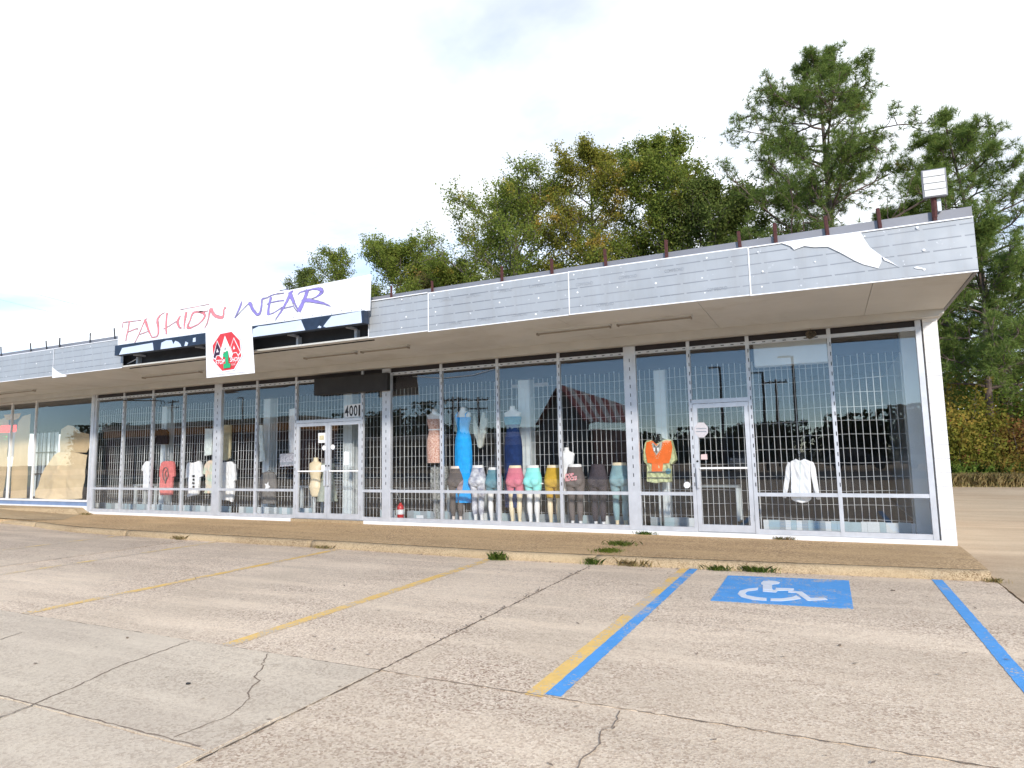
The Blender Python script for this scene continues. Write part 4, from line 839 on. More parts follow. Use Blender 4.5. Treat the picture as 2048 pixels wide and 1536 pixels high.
leg_mannequin(1110, 'skin_cream', 'cloth_mustard', .50, 'cream leg mannequin in mustard knee leggings', rot=.2)
leg_mannequin(1153, 'skin_white', 'cloth_grey', .10, 'leg mannequin in grey leggings with red lettering printed on the seat', extra=rocks, sc=1.04)
leg_mannequin(1199, 'skin_white', 'cloth_charcoal', .10, 'leg mannequin in dark charcoal leggings', rot=-.1, top=1.10, sc=1.03)
leg_mannequin(1243, 'skin_cream', 'cloth_seafoam', .13, 'leg mannequin in pale seafoam trousers beside the wide pillar', sc=1.06)
x0 = at(1040, 965, .3)[0]; x1 = at(1087, 966, .3)[0]; zt = at(1060, 966, .3)[2]
c = MB().tube([(x0, .3, zt), (x1, .3, zt-.01)], .014, 6).build('white_rod', 'patch_white', None, origin=(x0, .3, zt)); tag(c, 'thin white rod across the thighs of the mint shorts mannequin', 'rod')

# torso mannequins and dresses
TORSO = [(0, .085, .07), (.05, .12, .085), (.22, .165, .115), (.34, .135, .095), (.42, .125, .09), (.52, .15, .105), (.60, .165, .12), (.66, .17, .11), (.71, .185, .085), (.74, .19, .07), (.765, .15, .06), (.785, .085, .055), (.81, .058, .055), (.88, .052, .052)]
def torso_mb(x, Y, z0, k=1.0):
    mb = MB(); pr = interp(TORSO, 44)
    mb.loft([ell(x, Y, z0+z*k, a*k, b*k, 24) for z, a, b in pr]); return mb
def torso(px, topy, Y, k, sk, lab, nm='torso_mannequin', stand=True):
    p = at(px, topy, Y); x = float(p[0]); z0 = float(p[2])-.88*k
    t = thing(nm, (x, Y, -.02), lab, 'mannequin', 'dressed torso mannequins in the window')
    torso_mb(x, Y, z0, k).build('torso', sk, t, smooth=True)
    if stand: MB().tube([(x, Y, -.02), (x, Y, z0+.1)], .014, 8).build('stand_pole', 'aluminium_dull', t); MB().loft([ell(x, Y, -.018, .15, .15), ell(x, Y, 0, .14, .14)]).build('stand_base', 'aluminium_dull', t)
    return t, x, z0
def dress(t, x, Y, z0, k, prof, m, fold=.004, nf=11, nm='dress'):
    mb = MB(); pr = interp(prof, 50); zl = prof[0][0]; zh = prof[-1][0]
    mb.loft([ell(x, Y, z0+z*k, a*k, b*k, 40, fold*(1-(z-zl)/(zh-zl))**1.2, nf, 2*z) for z, a, b in pr], cap=False)
    return mb.build(nm, m, t, smooth=True)
UP = [(.22, .178, .125), (.34, .145, .105), (.42, .135, .10), (.52, .16, .115), (.60, .176, .13), (.655, .18, .122)]
t, x, z0 = torso(869, 818, .42, .96, 'skin_white', 'torso mannequin in a short orange floral dress')
dress(t, x, .42, z0, .96, [(-.30, .17, .125), (-.1, .18, .13), (.05, .186, .13)]+UP, 'cloth_floral'); MB().loft([ell(x, .42, z0+.41*.96, .142, .106), ell(x, .42, z0+.435*.96, .142, .106)], False).build('belt', 'cloth_white', t)
t, x, z0 = torso(926, 814, .42, .96, 'skin_white', 'torso mannequin in a long bright azure tank dress')
dr = dress(t, x, .42, z0, .96, [(-1.15, .19, .14), (-.7, .19, .14), (-.2, .20, .14), (.05, .195, .14)]+UP, 'cloth_azure', .010, 9)
for s_ in (-1, 1): MB().tube([(x+s_*.115, .32, z0+.60), (x+s_*.11, .325, z0+.69), (x+s_*.115, .41, z0+.735), (x+s_*.115, .50, z0+.65)], .016, 6).build('strap', 'cloth_azure', dr)
t, x, z0 = torso(1025, 812, .42, .98, 'skin_white', 'torso mannequin in a long strapless navy dress')
dr = dress(t, x, .42, z0, .98, [(-1.15, .185, .14), (-.7, .185, .14), (-.2, .19, .14), (.05, .19, .14)]+UP[:-1], 'cloth_navy', .008, 8)
MB().loft([ell(x, .42, z0+z*.98, a*.98, b*.98, 24) for z, a, b in ((.50, .166, .122), (.58, .184, .138), (.63, .190, .138), (.66, .186, .13))], False).build('top_band', 'cloth_sea', t, smooth=True)
t, x, z0 = torso(1133, 895, .47, .82, 'skin_white', 'white torso mannequin in a white sleeveless top behind the mustard leggings')
dress(t, x, .47, z0, .82, [(-.2, .19, .13), (.05, .18, .13)]+UP+[(.72, .196, .096), (.755, .17, .07)], 'cloth_white', .004)
MB().tube([(x, .47, z0+.72), (x, .47, z0+.76), (x+.02, .47, z0+.79), (x, .47, z0+.81)], .006, 5).build('hanger_hook', 'chrome', t)
t, x, z0 = torso(632, 915, .42, 1.02, 'skin_cream', 'bare cream dress-form torso behind the left leaf of the double door')
t, x, z0 = torso(656, 908, .48, .95, 'cloth_gravel', 'dark dress form in a green patterned sun dress inside the double door')
dress(t, x, .48, z0, .95, [(-.25, .27, .2), (0, .22, .16)]+UP, 'cloth_ltgreen', .015, 9)
t, x, z0 = torso(1318, 868, .40, .80, 'cloth_black', 'black torso wearing an orange and lime patterned tunic', stand=False)
MB().tube([(x, .40, -.02), (x, .40, z0+.1)], .02, 8).build('stand_pole', 'black_steel', t); MB().loft([ell(x, .40, -.018, .16, .13), ell(x, .40, 0, .15, .12)]).build('stand_base', 'black_steel', t)

# hanging garments from an outline (thing local, x right, z up; 0,0 = neck)
def soft(poly, m, name, parent, origin, y, th=.07, vox=.009, wr=.02):
    mb = MB().prism(poly, y-th/2, y+th/2); ob = mb.build('tmp', m, None)
    r = ob.modifiers.new('r', 'REMESH'); r.mode = 'VOXEL'; r.voxel_size = vox
    sm = ob.modifiers.new('s', 'SMOOTH'); sm.iterations = 4; sm.factor = .5
    me = bake(ob); bpy.data.objects.remove(ob); me.materials.clear()
    for v in me.vertices:
        v.co.y += wr*(mnoise.noise((v.co.x*11, 0, v.co.z*2.4))+.6*mnoise.noise((v.co.x*24+v.co.z*9, 1, v.co.z*7)))
        v.co.x -= origin[0]; v.co.y -= origin[1]; v.co.z -= origin[2]
    return link(name, me, m, parent, origin, smooth=True)
def hanging(name, pts, ox, oy, sc, Y, m, lab, cat='shirt', hang=True, group='garments hung in the window', th=.07):
    pl = px_poly(pts, ox, oy, sc, Y); cx = sum(p[0] for p in pl)/len(pl); zt = max(p[1] for p in pl); zl = min(p[1] for p in pl)
    org = (cx, Y, zt); t = thing(name, org, lab, cat, group); g = soft(pl, m, 'fabric', t, org, Y, th)
    if hang:
        nx = pl[0][0]
        MB().tube([(cx-.15, Y, zt-.05), (cx, Y, zt+.03), (cx+.15, Y, zt-.05)], .007, 5).build('hanger', 'black_steel', t)
        MB().tube([(cx, Y, zt+.03), (cx, Y, zt+.07), (cx+.025, Y, zt+.095), (cx+.01, Y, zt+.125), (cx-.015, Y, zt+.11)], .005, 5).build('hook', 'chrome', t)
    return t, g, pl
Z3 = (270, 860, 9.6)
hanging('hanging_shirt', [(225, 605), (250, 598), (300, 600), (300, 1115), (172, 1110), (165, 800), (140, 770), (160, 690)], *Z3, .34, 'cloth_white', 'white shirt with dark print, half hidden by a window bar left of the coral shirt')
t, g, pl = hanging('hanging_shirt', [(560, 600), (600, 595), (650, 600), (690, 592), (745, 610), (760, 700), (770, 895), (735, 900), (725, 1100), (715, 1250), (505, 1252), (490, 1100), (500, 900), (480, 900), (500, 700), (515, 640)], *Z3, .34, 'cloth_coral', 'long coral T-shirt with a dark printed ring on its chest')
cx = sum(p[0] for p in pl)/len(pl); zt = max(p[1] for p in pl)
MB().tube([(cx+.11*math.cos(a), .285, zt-.34+.17*math.sin(a)) for a in np.linspace(0, 6.28, 20)], .012, 5).build('print', 'cloth_gravel', g); MB().tube([(cx+.02, .29, zt-.25), (cx-.02, .285, zt-.35), (cx+.03, .285, zt-.45), (cx, .285, zt-.58)], .018, 5).build('print', 'cloth_print', g)
hanging('hanging_shirt', [(1050, 620), (1130, 632), (1230, 590), (1275, 610), (1285, 700), (1295, 890), (1255, 910), (1240, 1100), (1225, 1240), (1020, 1285), (1030, 1100), (1035, 880), (985, 940), (1000, 760), (1020, 660)], *Z3, .34, 'cloth_white', 'plain white long T-shirt hung between the coral and the rainbow shirt')
t, g, pl = hanging('hanging_shirt', [(1390, 610), (1450, 580), (1520, 600), (1640, 620), (1660, 880), (1610, 890), (1600, 1215), (1340, 1215), (1370, 1100), (1370, 850), (1320, 850), (1345, 700)], *Z3, .34, 'cloth_rainbow', 'pastel rainbow shirt with dark lettering beside the first wide pillar')
cx = float(at(270+1470/9.6, 0, .34)[0]); zt = max(p[1] for p in pl)
for k in range(4): BX('print', 'black_ink', g, cx-.03+.015*(k % 2), cx+.045, .28, .288, zt-.42-.09*k, zt-.37-.09*k)
t, g, pl = hanging('hanging_shirt', [(1690, 640), (1730, 610), (1870, 605), (1920, 660), (1940, 960), (1910, 990), (1895, 1300), (1880, 1385), (1830, 1355), (1700, 1345), (1680, 1345)], *Z3, .34, 'cloth_white', 'plain off-white long shirt just right of the first wide pillar')
Z0 = (400, 740, 5.12)
t, g, pl = hanging('hanging_shirt', [(645, 1050), (690, 1040), (740, 1045), (775, 1070), (785, 1200), (770, 1260), (775, 1370), (640, 1370), (620, 1260), (625, 1120)], *Z0, .45, 'cloth_gravel', 'dark grey top with a white star-like patch, left of the double door')
cx = sum(p[0] for p in pl)/len(pl); zt = max(p[1] for p in pl)
MB().prism([(cx+r_*math.cos(a), zt-.36+r_*1.3*math.sin(a)) for a, r_ in zip(np.linspace(0, 6.28, 11)[:-1], (.10, .05)*5)], .395, .40).build('patch', 'cloth_white', g)
hanging('hanging_trousers', [(60, 600), (140, 600), (120, 870), (55, 880)], *Z0, .45, 'cloth_pale', 'pale trousers hung high, left of the first wide pillar', 'trousers', False)
hanging('hanging_trousers', [(245, 560), (320, 560), (310, 900), (280, 930), (245, 920)], *Z0, .45, 'cloth_tan', 'tan trousers hung above the off-white shirt', 'trousers', False)
hanging('hanging_trousers', [(925, 400), (985, 390), (985, 850), (925, 850)], *Z0, .5, 'cloth_white', 'cream trousers hung left of the double door', 'trousers', False)
hanging('hanging_trousers', [(610, 560), (640, 560), (672, 935), (615, 940)], *Z0, .55, 'cloth_pale', 'slim pale trousers hung above the dark grey top', 'trousers', False, th=.05)
hanging('hanging_jersey', [(430, 20), (480, -10), (600, -10), (640, 40), (630, 275), (440, 275)], *Z3, .5, 'cloth_black', 'black top with tan trim hung above the coral shirt')
Z4 = (740, 720, 4.267)
hanging('hanging_bodysuit', [(890, 450), (905, 520), (935, 580), (960, 450), (980, 445), (985, 490), (1005, 500), (995, 600), (965, 740), (940, 755), (925, 740), (890, 630), (885, 560)], *Z4, .5, 'cloth_sage', 'pale grey halter bodysuit hung right of the azure dress', 'bodysuit', False)
t, g, pl = hanging('hanging_camouflage_pants', [(525, 915), (655, 905), (665, 1000), (640, 1110), (600, 1380), (560, 1380), (540, 1150), (525, 1050)], *Z4, .5, 'cloth_camo', 'black and white camouflage trousers below the floral dress', 'trousers', False, th=.1)
# tunic on the black torso
Z55 = (1270, 840, 9.6)
t, g, pl = hanging('patterned_tunic', [(250, 395), (330, 385), (415, 465), (590, 380), (650, 370), (705, 395), (735, 500), (790, 720), (795, 770), (720, 860), (690, 760), (695, 1195), (560, 1190), (430, 1210), (250, 1180), (245, 850), (200, 815), (180, 760), (190, 560), (215, 440)], *Z55, .37, 'cloth_lime', 'orange and lime patterned tunic with an embroidered V neckline', 'tunic', False, th=.2)
def T(pts, nm, m, y): MB().prism(px_poly(pts, *Z55, .26), y, y+.004).build(nm, m, g)
T([(222, 430), (330, 395), (415, 470), (590, 390), (690, 400), (720, 520), (690, 720), (650, 830), (540, 835), (525, 990), (320, 990), (325, 835), (240, 820), (200, 600)], 'orange_panel', 'cloth_orange', .255)
for k in range(9): T([(300+k*13, 420+k*38), (318+k*13, 420+k*38), (318+k*13, 432+k*38), (300+k*13, 432+k*38)], 'neck_dots', 'cloth_tan', .251); T([(545-k*14, 420+k*38), (563-k*14, 420+k*38), (563-k*14, 432+k*38), (545-k*14, 432+k*38)], 'neck_dots', 'cloth_tan', .251)
T([(345, 430), (412, 500), (480, 430), (530, 420), (500, 560), (418, 680), (350, 560), (330, 450)], 'neck_embroidery', 'cloth_sage', .248)
T([(365, 450), (412, 530), (480, 450), (470, 540), (418, 640), (360, 540)], 'neck_embroidery', 'cloth_gravel', .243)
for a, b in ((375, 560), (445, 560)): T([(a-18, b-30), (a+18, b-30), (a+14, b+40), (a-10, b+40)], 'neck_motif', 'cloth_white', .238)
T([(590, 960), (640, 920), (690, 950), (690, 1020), (630, 1040), (595, 1010)], 'hem_motif', 'cloth_teal', .25); T([(248, 1100), (690, 1105), (690, 1120), (248, 1115)], 'hem_band', 'cloth_gravel', .25); T([(248, 990), (690, 985), (690, 1005), (248, 1008)], 'hem_band', 'cloth_gravel', .25)
# white blouse
Z66 = (1360, 640, 3.339)
t, g, pl = hanging('hanging_blouse', [(772, 928), (800, 940), (832, 928), (868, 942), (878, 1195), (850, 1217), (815, 1222), (770, 1212), (742, 1196), (738, 945)], *Z66, .13, 'cloth_white', 'white long-sleeved blouse hung in the window right of the single door', 'blouse', th=.06)
for pts in ([(742, 945), (718, 950), (706, 985), (698, 1060), (688, 1130), (686, 1188), (708, 1192), (722, 1130), (738, 1040)], [(866, 942), (890, 948), (905, 985), (917, 1070), (928, 1140), (938, 1200), (910, 1198), (894, 1130), (874, 1040)]): soft(px_poly(pts, *Z66, .15), 'cloth_white', 'sleeve', g, ORG[t.name], .16, .05)
for pts in ([(772, 926), (800, 942), (790, 962), (768, 940)], [(832, 926), (803, 942), (814, 962), (838, 940)]): MB().prism(px_poly(pts, *Z66, .09), .088, .096).build('collar', 'cloth_white', g)
MB().prism(px_poly([(799, 945), (806, 945), (806, 1218), (799, 1218)], *Z66, .09), .094, .098).build('placket', 'cloth_pale', g)
# tables
for px, Y, w, lab in ((625, 1.3, .5, 'white display table inside the double door'), (1435, 2.2, .9, 'dim grey counter seen through the single door'), (935, 1.8, .9, 'grey shelf unit behind the taupe leggings mannequin'), (300, 1.6, 1.0, 'low grey platform behind the leftmost shirts')):
    x = float(at(px, 1000, Y)[0]); t = thing('display_table', (x, Y, -.02), lab, 'table', 'tables inside the shop')
    BX('top', 'column_white' if 'white' in lab else 'tile_grey', t, x-w/2, x+w/2, Y-.2, Y+.2, .62, .66)
    for a in (-1, 1):
        for b in (-1, 1): BX('leg', 'column_white', t, x+a*(w/2-.05)-.03, x+a*(w/2-.05)+.03, Y+b*.15-.03, Y+b*.15+.03, -.02, .62)
# slatwall seen through the right door leaf
t = thing('slat_wall', (-6.4, 2.2, -.02), 'horizontal slat wall panel seen through the right leaf of the double door', 'slat wall')
xa = float(at(668, 900, 2.2)[0]); xb = float(at(722, 900, 2.2)[0])
for i in range(22): BX('slat', 'tile_grey', t, xa, xb, 2.2, 2.22, .35+i*.075, .385+i*.075)
# fire extinguisher
p = at(801, 1040, .28); x, Y = float(p[0]), .28
t = thing('fire_extinguisher', (x, Y, -.02), 'red fire extinguisher standing behind the window right of the second pillar', 'fire extinguisher')
MB().loft([ell(x, Y, z, r, r, 20) for z, r in ((-.02, .066), (-.01, .07), (.26, .07), (.30, .06), (.325, .035), (.34, .024), (.36, .024))]).build('cylinder', 'extinguisher_red', t, smooth=True)
MB().loft([ell(x, Y, z, .0715, .0715, 20) for z in (.12, .22)], False).build('paper_label', 'paper_white', t)
BX('valve', 'black_steel', t, x-.02, x+.02, Y-.02, Y+.02, .36, .39); MB().tube([(x-.01, Y, .39), (x-.09, Y, .43)], .009, 5).build('handle', 'black_steel', t); MB().tube([(x-.01, Y, .41), (x-.07, Y, .46)], .007, 5).build('handle', 'chrome', t)
MB().tube([(x, Y-.02, .37), (x-.07, Y-.05, .33), (x-.1, Y-.05, .22), (x-.085, Y-.06, .1)], .01, 6).build('hose', 'rubber', t); MB().tube([(x+.0, Y, .39), (x-.06, Y, .5), (x-.12, Y, .68)], .004, 5).build('tie_string', 'patch_white', t)
# papers and stickers fixed to glass
def plate(nm, pts, ox, oy, sc, m, lab, cat='sticker', y=-.0055, kids=()):
    pl = px_poly(pts, ox, oy, sc, y); o = (pl[0][0], y, pl[0][1]); b = MB().prism(pl, y-.002, y).build(nm, m, None, origin=o); tag(b, lab, cat)
    for kn, kp, km in kids: MB().prism(px_poly(kp, ox, oy, sc, y), y-.004, y-.0025).build(kn, km, b)
circ = lambda cx, cy, r, k=14, e=1: [(cx+r*math.cos(6.283*i/k), cy+r*e*math.sin(6.283*i/k)) for i in range(k)]
plate('alarm_sticker', [(1397, 845), (1408, 845), (1416, 854), (1416, 866), (1408, 875), (1397, 875), (1389, 866), (1389, 854)], 0, 0, 1, 'sticker_grey', 'faded octagonal alarm sticker on the single door', y=-.030, kids=[('printed_line', [(1392, 856), (1413, 856), (1413, 858), (1392, 858)], 'print_ink'), ('printed_line', [(1392, 862), (1413, 862), (1413, 864), (1392, 864)], 'print_ink')])
plate('paper_note', [(1402, 909), (1414, 908), (1415, 919), (1402, 919)], 0, 0, 1, 'paper_pink', 'small pink note below the octagonal sticker on the single door', 'note', y=-.030)
plate('round_sticker', circ(1374, 970, 6.6), 0, 0, 1, 'paper_white', 'round white sticker low on the glass left of the single door')
Z7 = (600, 790, 6.02)
plate('round_sticker', circ(290, 637, 24, 14, 1.25), *Z7, 'paper_white', 'round white sticker on the left leaf of the double door', y=-.029); plate('round_sticker', circ(395, 627, 26, 14, 1.2), *Z7, 'paper_white', 'round white sticker on the right leaf of the double door', y=-.029)
plate('paper_note', [(220, 458), (308, 455), (308, 575), (220, 578)], *Z7, 'paper_white', 'white flyer with a small picture at the top of the left door leaf', 'flyer', y=-.008, kids=[('picture', [(235, 490), (290, 485), (290, 540), (235, 545)], 'cloth_tan')])
plate('paper_note', [(258, 845), (305, 842), (305, 905), (258, 908)], *Z7, 'paper_white', 'small white note beside the handle of the left door leaf', 'note', y=-.008)
plate('paper_note', [(530, 690), (545, 680), (590, 685), (588, 838), (528, 840)], *Z7, 'paper_white', 'tall white notice on the right leaf of the double door', 'notice', y=-.008)
plate('event_poster', [(820, 860), (965, 850), (968, 980), (820, 990)], *Z0, 'poster_print', 'printed poster taped inside the window left of the double door', 'poster', y=.03, kids=[('title_band', [(825, 945), (960, 938), (960, 965), (825, 972)], 'print_ink')])
plate('paper_card', [(395, 1325), (455, 1325), (458, 1370), (398, 1370)], *Z4, 'paper_white', 'small white card standing on the floor right of the fire extinguisher', 'card', y=.3)
# unlit pale bar inside, in place of a sign light reflected in the glass
x = float(at(1060, 768, 2.5)[0]); z = float(at(1060, 772, 2.5)[2])
t = thing('reflected_light_bar', (x, 2.5, z), 'pale unlit bar inside above the navy dress, standing for a reflected light', 'light fixture'); BX('tray', 'patch_white', t, x-.45, x+.45, 2.45, 2.55, z-.02, z+.05); BX('hanger_rod', 'patch_white', t, x-.01, x+.01, 2.49, 2.51, z+.05, 3.115)

# ------------------------------------------------------------------ plants
def leaves_mesh(pts, size, rg, asp=.55, droop=0.):
    n = len(pts); d = rg.normal(size=(n, 3)); d /= np.linalg.norm(d, axis=1)[:, None]
    u = rg.normal(size=(n, 3)); u -= (u*d).sum(1)[:, None]*d; u /= np.linalg.norm(u, axis=1)[:, None]
    sz = size*rg.uniform(.4, 1.65, n)[:, None]; a = d*sz*.5; b = u*sz*.5*asp
    V = np.stack([pts-a, pts+b, pts+a, pts-b], 1).reshape(-1, 3); Fc = np.arange(4*n).reshape(-1, 4); return V, Fc
def mesh_np(name, V, Fc, m, parent, o):
    me = bpy.data.meshes.new(name); V = np.asarray(V, np.float32)-np.array(o, np.float32)
    me.vertices.add(len(V)); me.vertices.foreach_set('co', V.ravel()); k = Fc.shape[1]
    me.loops.add(Fc.size); me.loops.foreach_set('vertex_index', Fc.ravel().astype(np.int32)); me.polygons.add(len(Fc))
    me.polygons.foreach_set('loop_start', np.arange(0, Fc.size, k, dtype=np.int32)); me.polygons.foreach_set('loop_total', np.full(len(Fc), k, np.int32)); me.update(calc_edges=True)
    return link(name, me, m, parent, o)
def needles_mesh(pts, dirs, L, rg, per=14, w=.022):
    n = len(pts); P = np.repeat(pts, per, 0); D = np.repeat(dirs, per, 0)
    q = rg.normal(size=(n*per, 3)); q /= np.linalg.norm(q, axis=1)[:, None]; d = q*.9+D*.75; d /= np.linalg.norm(d, axis=1)[:, None]
    u = np.cross(d, rg.normal(size=(n*per, 3))); u /= np.linalg.norm(u, axis=1)[:, None]; l = L*rg.uniform(.7, 1.2, n*per)[:, None]
    V = np.stack([P-u*w*.5, P+u*w*.5, P+d*l], 1).reshape(-1, 3); return V, np.arange(3*n*per).reshape(-1, 3)
def curve(p, d, L, n, rg, wob, up):
    pts = [np.array(p)]; d = np.array(d, float)
    for i in range(n):
        d = d+rg.normal(size=3)*wob+np.array([0, 0, up]); d /= np.linalg.norm(d); pts.append(pts[-1]+d*L/n)
    return pts
def tree(name, lab, base, H, r0, env, t0, nl, seed, leaf, bark, kind='leaf', lean=(0, 0), lsize=.125, density=1.0, rise=.5, group='trees behind the shop', sub=5, fork=False):
    rg = np.random.default_rng(seed); b = np.array(base, float); T_ = thing(name, tuple(base), lab, 'tree', group)
    tr = [b+np.array([lean[0]*t*t+.15*math.sin(3*t+seed), lean[1]*t*t, H*t]) for t in np.linspace(0, 1, 14)]
    br = MB(); br.tube(tr, [max(.03, r0*(1-.93*i/13)) for i in range(14)], 8)
    pts = []; dirs = []
    for i in range(nl):
        t = t0+(1-t0)*(i+rg.uniform(0, 1))/nl; t = min(t, .985); k = t*13; j = int(k); p = tr[j]+(tr[min(j+1, 13)]-tr[j])*(k-j)
        az = i*2.4+rg.uniform(-.5, .5); Lm = env((t-t0)/(1-t0))*rg.uniform(.72, 1.12)
        el = rise*(1-.3*rg.uniform())
        d0 = np.array([math.cos(az)*math.cos(el), math.sin(az)*math.cos(el), math.sin(el)]); c = curve(p, d0, Lm, 8, rg, .13, .03)
        rr_ = max(.018, r0*.42*(1-t*.75)*min(1, Lm/3)); br.tube(c, [rr_*(1-.85*q/8)+.006 for q in range(9)], 5, False)
        for q in range(2, 9):
            for s_ in range(2 if q < 8 else 3):
                pp = c[q]; dd = c[q]-c[q-1]; dd = dd/np.linalg.norm(dd)+rg.normal(size=3)*.75+np.array([0, 0, .15]); dd /= np.linalg.norm(dd); l2 = Lm*(.34-.018*q)*rg.uniform(.6, 1.25)+.25
                c2 = curve(pp, dd, l2, sub, rg, .22, .03); br.tube(c2, [.014+.010*(1-w/sub) for w in range(sub+1)], 4, False)
                for w in range(1 if kind == 'leaf' else 2, sub+1): pts.append(c2[w]); dirs.append((c2[w]-c2[w-1])/np.linalg.norm(c2[w]-c2[w-1]))
    br.build('trunk', bark, T_); pts = np.array(pts); dirs = np.array(dirs)
    if kind == 'leaf':
        n = int(40*density); P = np.repeat(pts, n, 0); P = P+rg.normal(size=P.shape)*np.array([.21, .21, .17]); V, Fc = leaves_mesh(P, lsize, rg)
    else:
        k = max(1, int(3*density)); P = np.repeat(pts, k, 0)+rg.normal(size=(len(pts)*k, 3))*.10; D = np.repeat(dirs, k, 0); V, Fc = needles_mesh(P, D, lsize, rg)
    mesh_np('crown', V, Fc, leaf, T_, tuple(base))
    return T_
GZ0 = -.3
def gb(px, py, Y): p = at(px, py, Y); return (float(p[0]), Y, GZ0)
ov = lambda R1, pk=.45: (lambda u: R1*(max(0.05, 1-((u-pk)/(1-pk if u > pk else pk+.25))**2))**.6)
tree('pine_tree', 'tall pine with an open crown behind the right half of the roof', gb(1662, 450, 24), 21.4, .34, lambda u: 5.2*(1-u**2.4)**.8*(.85+.15*math.sin(11*u))+.5, .40, 54, 5, 'needle', 'bark_pine', 'needle', lean=(-.25, 0), lsize=.34, rise=.35, density=1.0)
tree('pine_tree', 'pine with spreading crown at the right edge behind the floodlight', gb(2000, 640, 26), 17.4, .30, lambda u: 4.9*(1-u**2)**.8+.5, .18, 50, 9, 'needle2', 'bark_pine', 'needle', lsize=.34, rise=.25, density=1.0, lean=(-1.3, 0))
tree('pine_tree', 'lower pine filling the gap between the tall pine and the edge pine', gb(1800, 450, 29), 14.6, .26, lambda u: 3.4*(1-u**2)**.8+.4, .3, 40, 13, 'needle', 'bark_pine', 'needle', lsize=.34, rise=.3, density=1.0)
tree('pine_tree', 'dense low-branched pine rising beside the white block pier', gb(1975, 700, 23), 11.0, .2, lambda u: 2.6*(1-u)**.5+.5, .35, 26, 17, 'needle2', 'bark_pine', 'needle', lsize=.32, rise=.2, density=1.0)
tree('oak_tree', 'broad oak with forked grey limbs behind the middle of the roof', gb(1025, 540, 25), 17.8, .34, ov(6.4, .35), .38, 42, 21, 'leaf_oak', 'bark', lean=(.6, 0), density=.62, rise=.75)
tree('oak_tree', 'yellowing oak in the middle of the tree row behind the roof', gb(1190, 540, 25.5), 19.8, .30, ov(4.6, .35), .40, 34, 22, 'leaf_oak2', 'bark', density=.62, rise=.8)
tree('oak_tree', 'olive green oak behind the roof, right of the yellowing one', gb(1320, 500, 25), 19.0, .28, ov(4.0, .35), .40, 32, 23, 'leaf_oak', 'bark', density=.8, rise=.8)
tree('oak_tree', 'dark round-topped oak behind the roof next to the tall pine', gb(1425, 480, 24.5), 15.6, .28, ov(4.2, .35), .38, 32, 24, 'leaf_dark', 'bark', density=.9, rise=.7)
tree('oak_tree', 'small leafy tree left of the broad oak, above the sign\'s right end', gb(800, 560, 27), 16.4, .22, ov(4.4, .4), .5, 28, 25, 'leaf_oak', 'bark', density=.8, rise=.8)
tree('oak_tree', 'slender green tree filling the gap left of the broad oak', gb(905, 550, 26), 14.2, .18, ov(3.0, .4), .5, 22, 29, 'leaf_oak', 'bark', density=.7, rise=.8)
tree('oak_tree', 'thin rusty small tree between the sign and the broad oak', gb(868, 560, 28), 15.2, .16, ov(2.2, .4), .6, 14, 26, 'leaf_rust', 'bark', density=.5, rise=.9)
tree('oak_tree', 'sparse leaning treetop above the right part of the white sign', gb(700, 560, 28), 17.2, .18, ov(2.8, .45), .6, 18, 27, 'leaf_oak', 'bark', density=.36, rise=.9, lean=(-1.2, 0))
tree('oak_tree', 'farthest left small treetop peeking over the white sign', gb(612, 570, 30), 17.4, .16, ov(1.9, .45), .66, 12, 28, 'leaf_dark', 'bark', density=.4, rise=.9)
def bush(name, lab, c, rad, n, leaf, seed, size=.16, cat='bush', group='undergrowth beside the driveway'):
    rg = np.random.default_rng(seed); t = thing(name, (c[0], c[1], GZ0), lab, cat, group); st = MB(); P = []
    for i in range(26):
        az = rg.uniform(0, 6.28); d = np.array([math.cos(az)*rad[0], math.sin(az)*rad[1], 0])*rg.uniform(.2, 1)**.5; top = np.array([c[0], c[1], GZ0])+d+np.array([0, 0, rad[2]*2*(rg.uniform(.25, 1))*(1-.5*np.dot(d/np.array(rad), d/np.array(rad)))])
        b0 = np.array([c[0], c[1], GZ0])+d*.35; st.tube([b0, (b0+top)/2+rg.normal(size=3)*.15, top], [.03, .02, .008], 4, False)
        for k in range(10):
            u = (k+1)/10; P.append(b0+(top-b0)*u)
    st.build('stems', 'bark', t); P = np.array(P); P = np.repeat(P, n//len(P)+1, 0); P = P+rg.normal(size=P.shape)*np.array([.30, .30, .22]); P[:, 2] = np.maximum(P[:, 2], GZ0+.05)
    V, Fc = leaves_mesh(P, size, rg, .6); mesh_np('foliage', V, Fc, leaf, t, (c[0], c[1], GZ0)); return t
def bx_(px, py, Y, rx, rz, n, leaf, seed, lab, **k): p = at(px, py, Y); return bush('woodland_bush', lab, (float(p[0]), Y), (rx, rx*.8, rz), n, leaf, seed, **k)
bx_(1920, 800, 22.5, 1.3, 2.7, 16000, 'leaf_oak2', 31, 'yellow-green bush growing right behind the white block pier', size=.12); bx_(1985, 800, 24.5, 1.7, 3.2, 16000, 'leaf_bush', 32, 'green bush in the middle of the undergrowth right of the pier', size=.12)
bx_(2050, 760, 23.5, 1.4, 2.5, 12000, 'leaf_red', 33, 'reddish bush at the right edge of the picture', size=.12); bx_(1950, 700, 26.5, 2.2, 4.2, 16000, 'leaf_oak', 34, 'tall olive thicket behind the yellow-green bush', size=.13); bx_(2100, 700, 27, 2.4, 4.4, 14000, 'leaf_dark', 35, 'tall dark thicket at the right picture edge', size=.13)
bx_(1912, 860, 22.6, .8, 1.6, 6000, 'leaf_red', 41, 'narrow russet bush beside the white block pier', size=.11); bx_(2010, 850, 22.8, 1.1, 1.7, 9000, 'leaf_gold', 42, 'golden bush low in the middle of the undergrowth', size=.11)
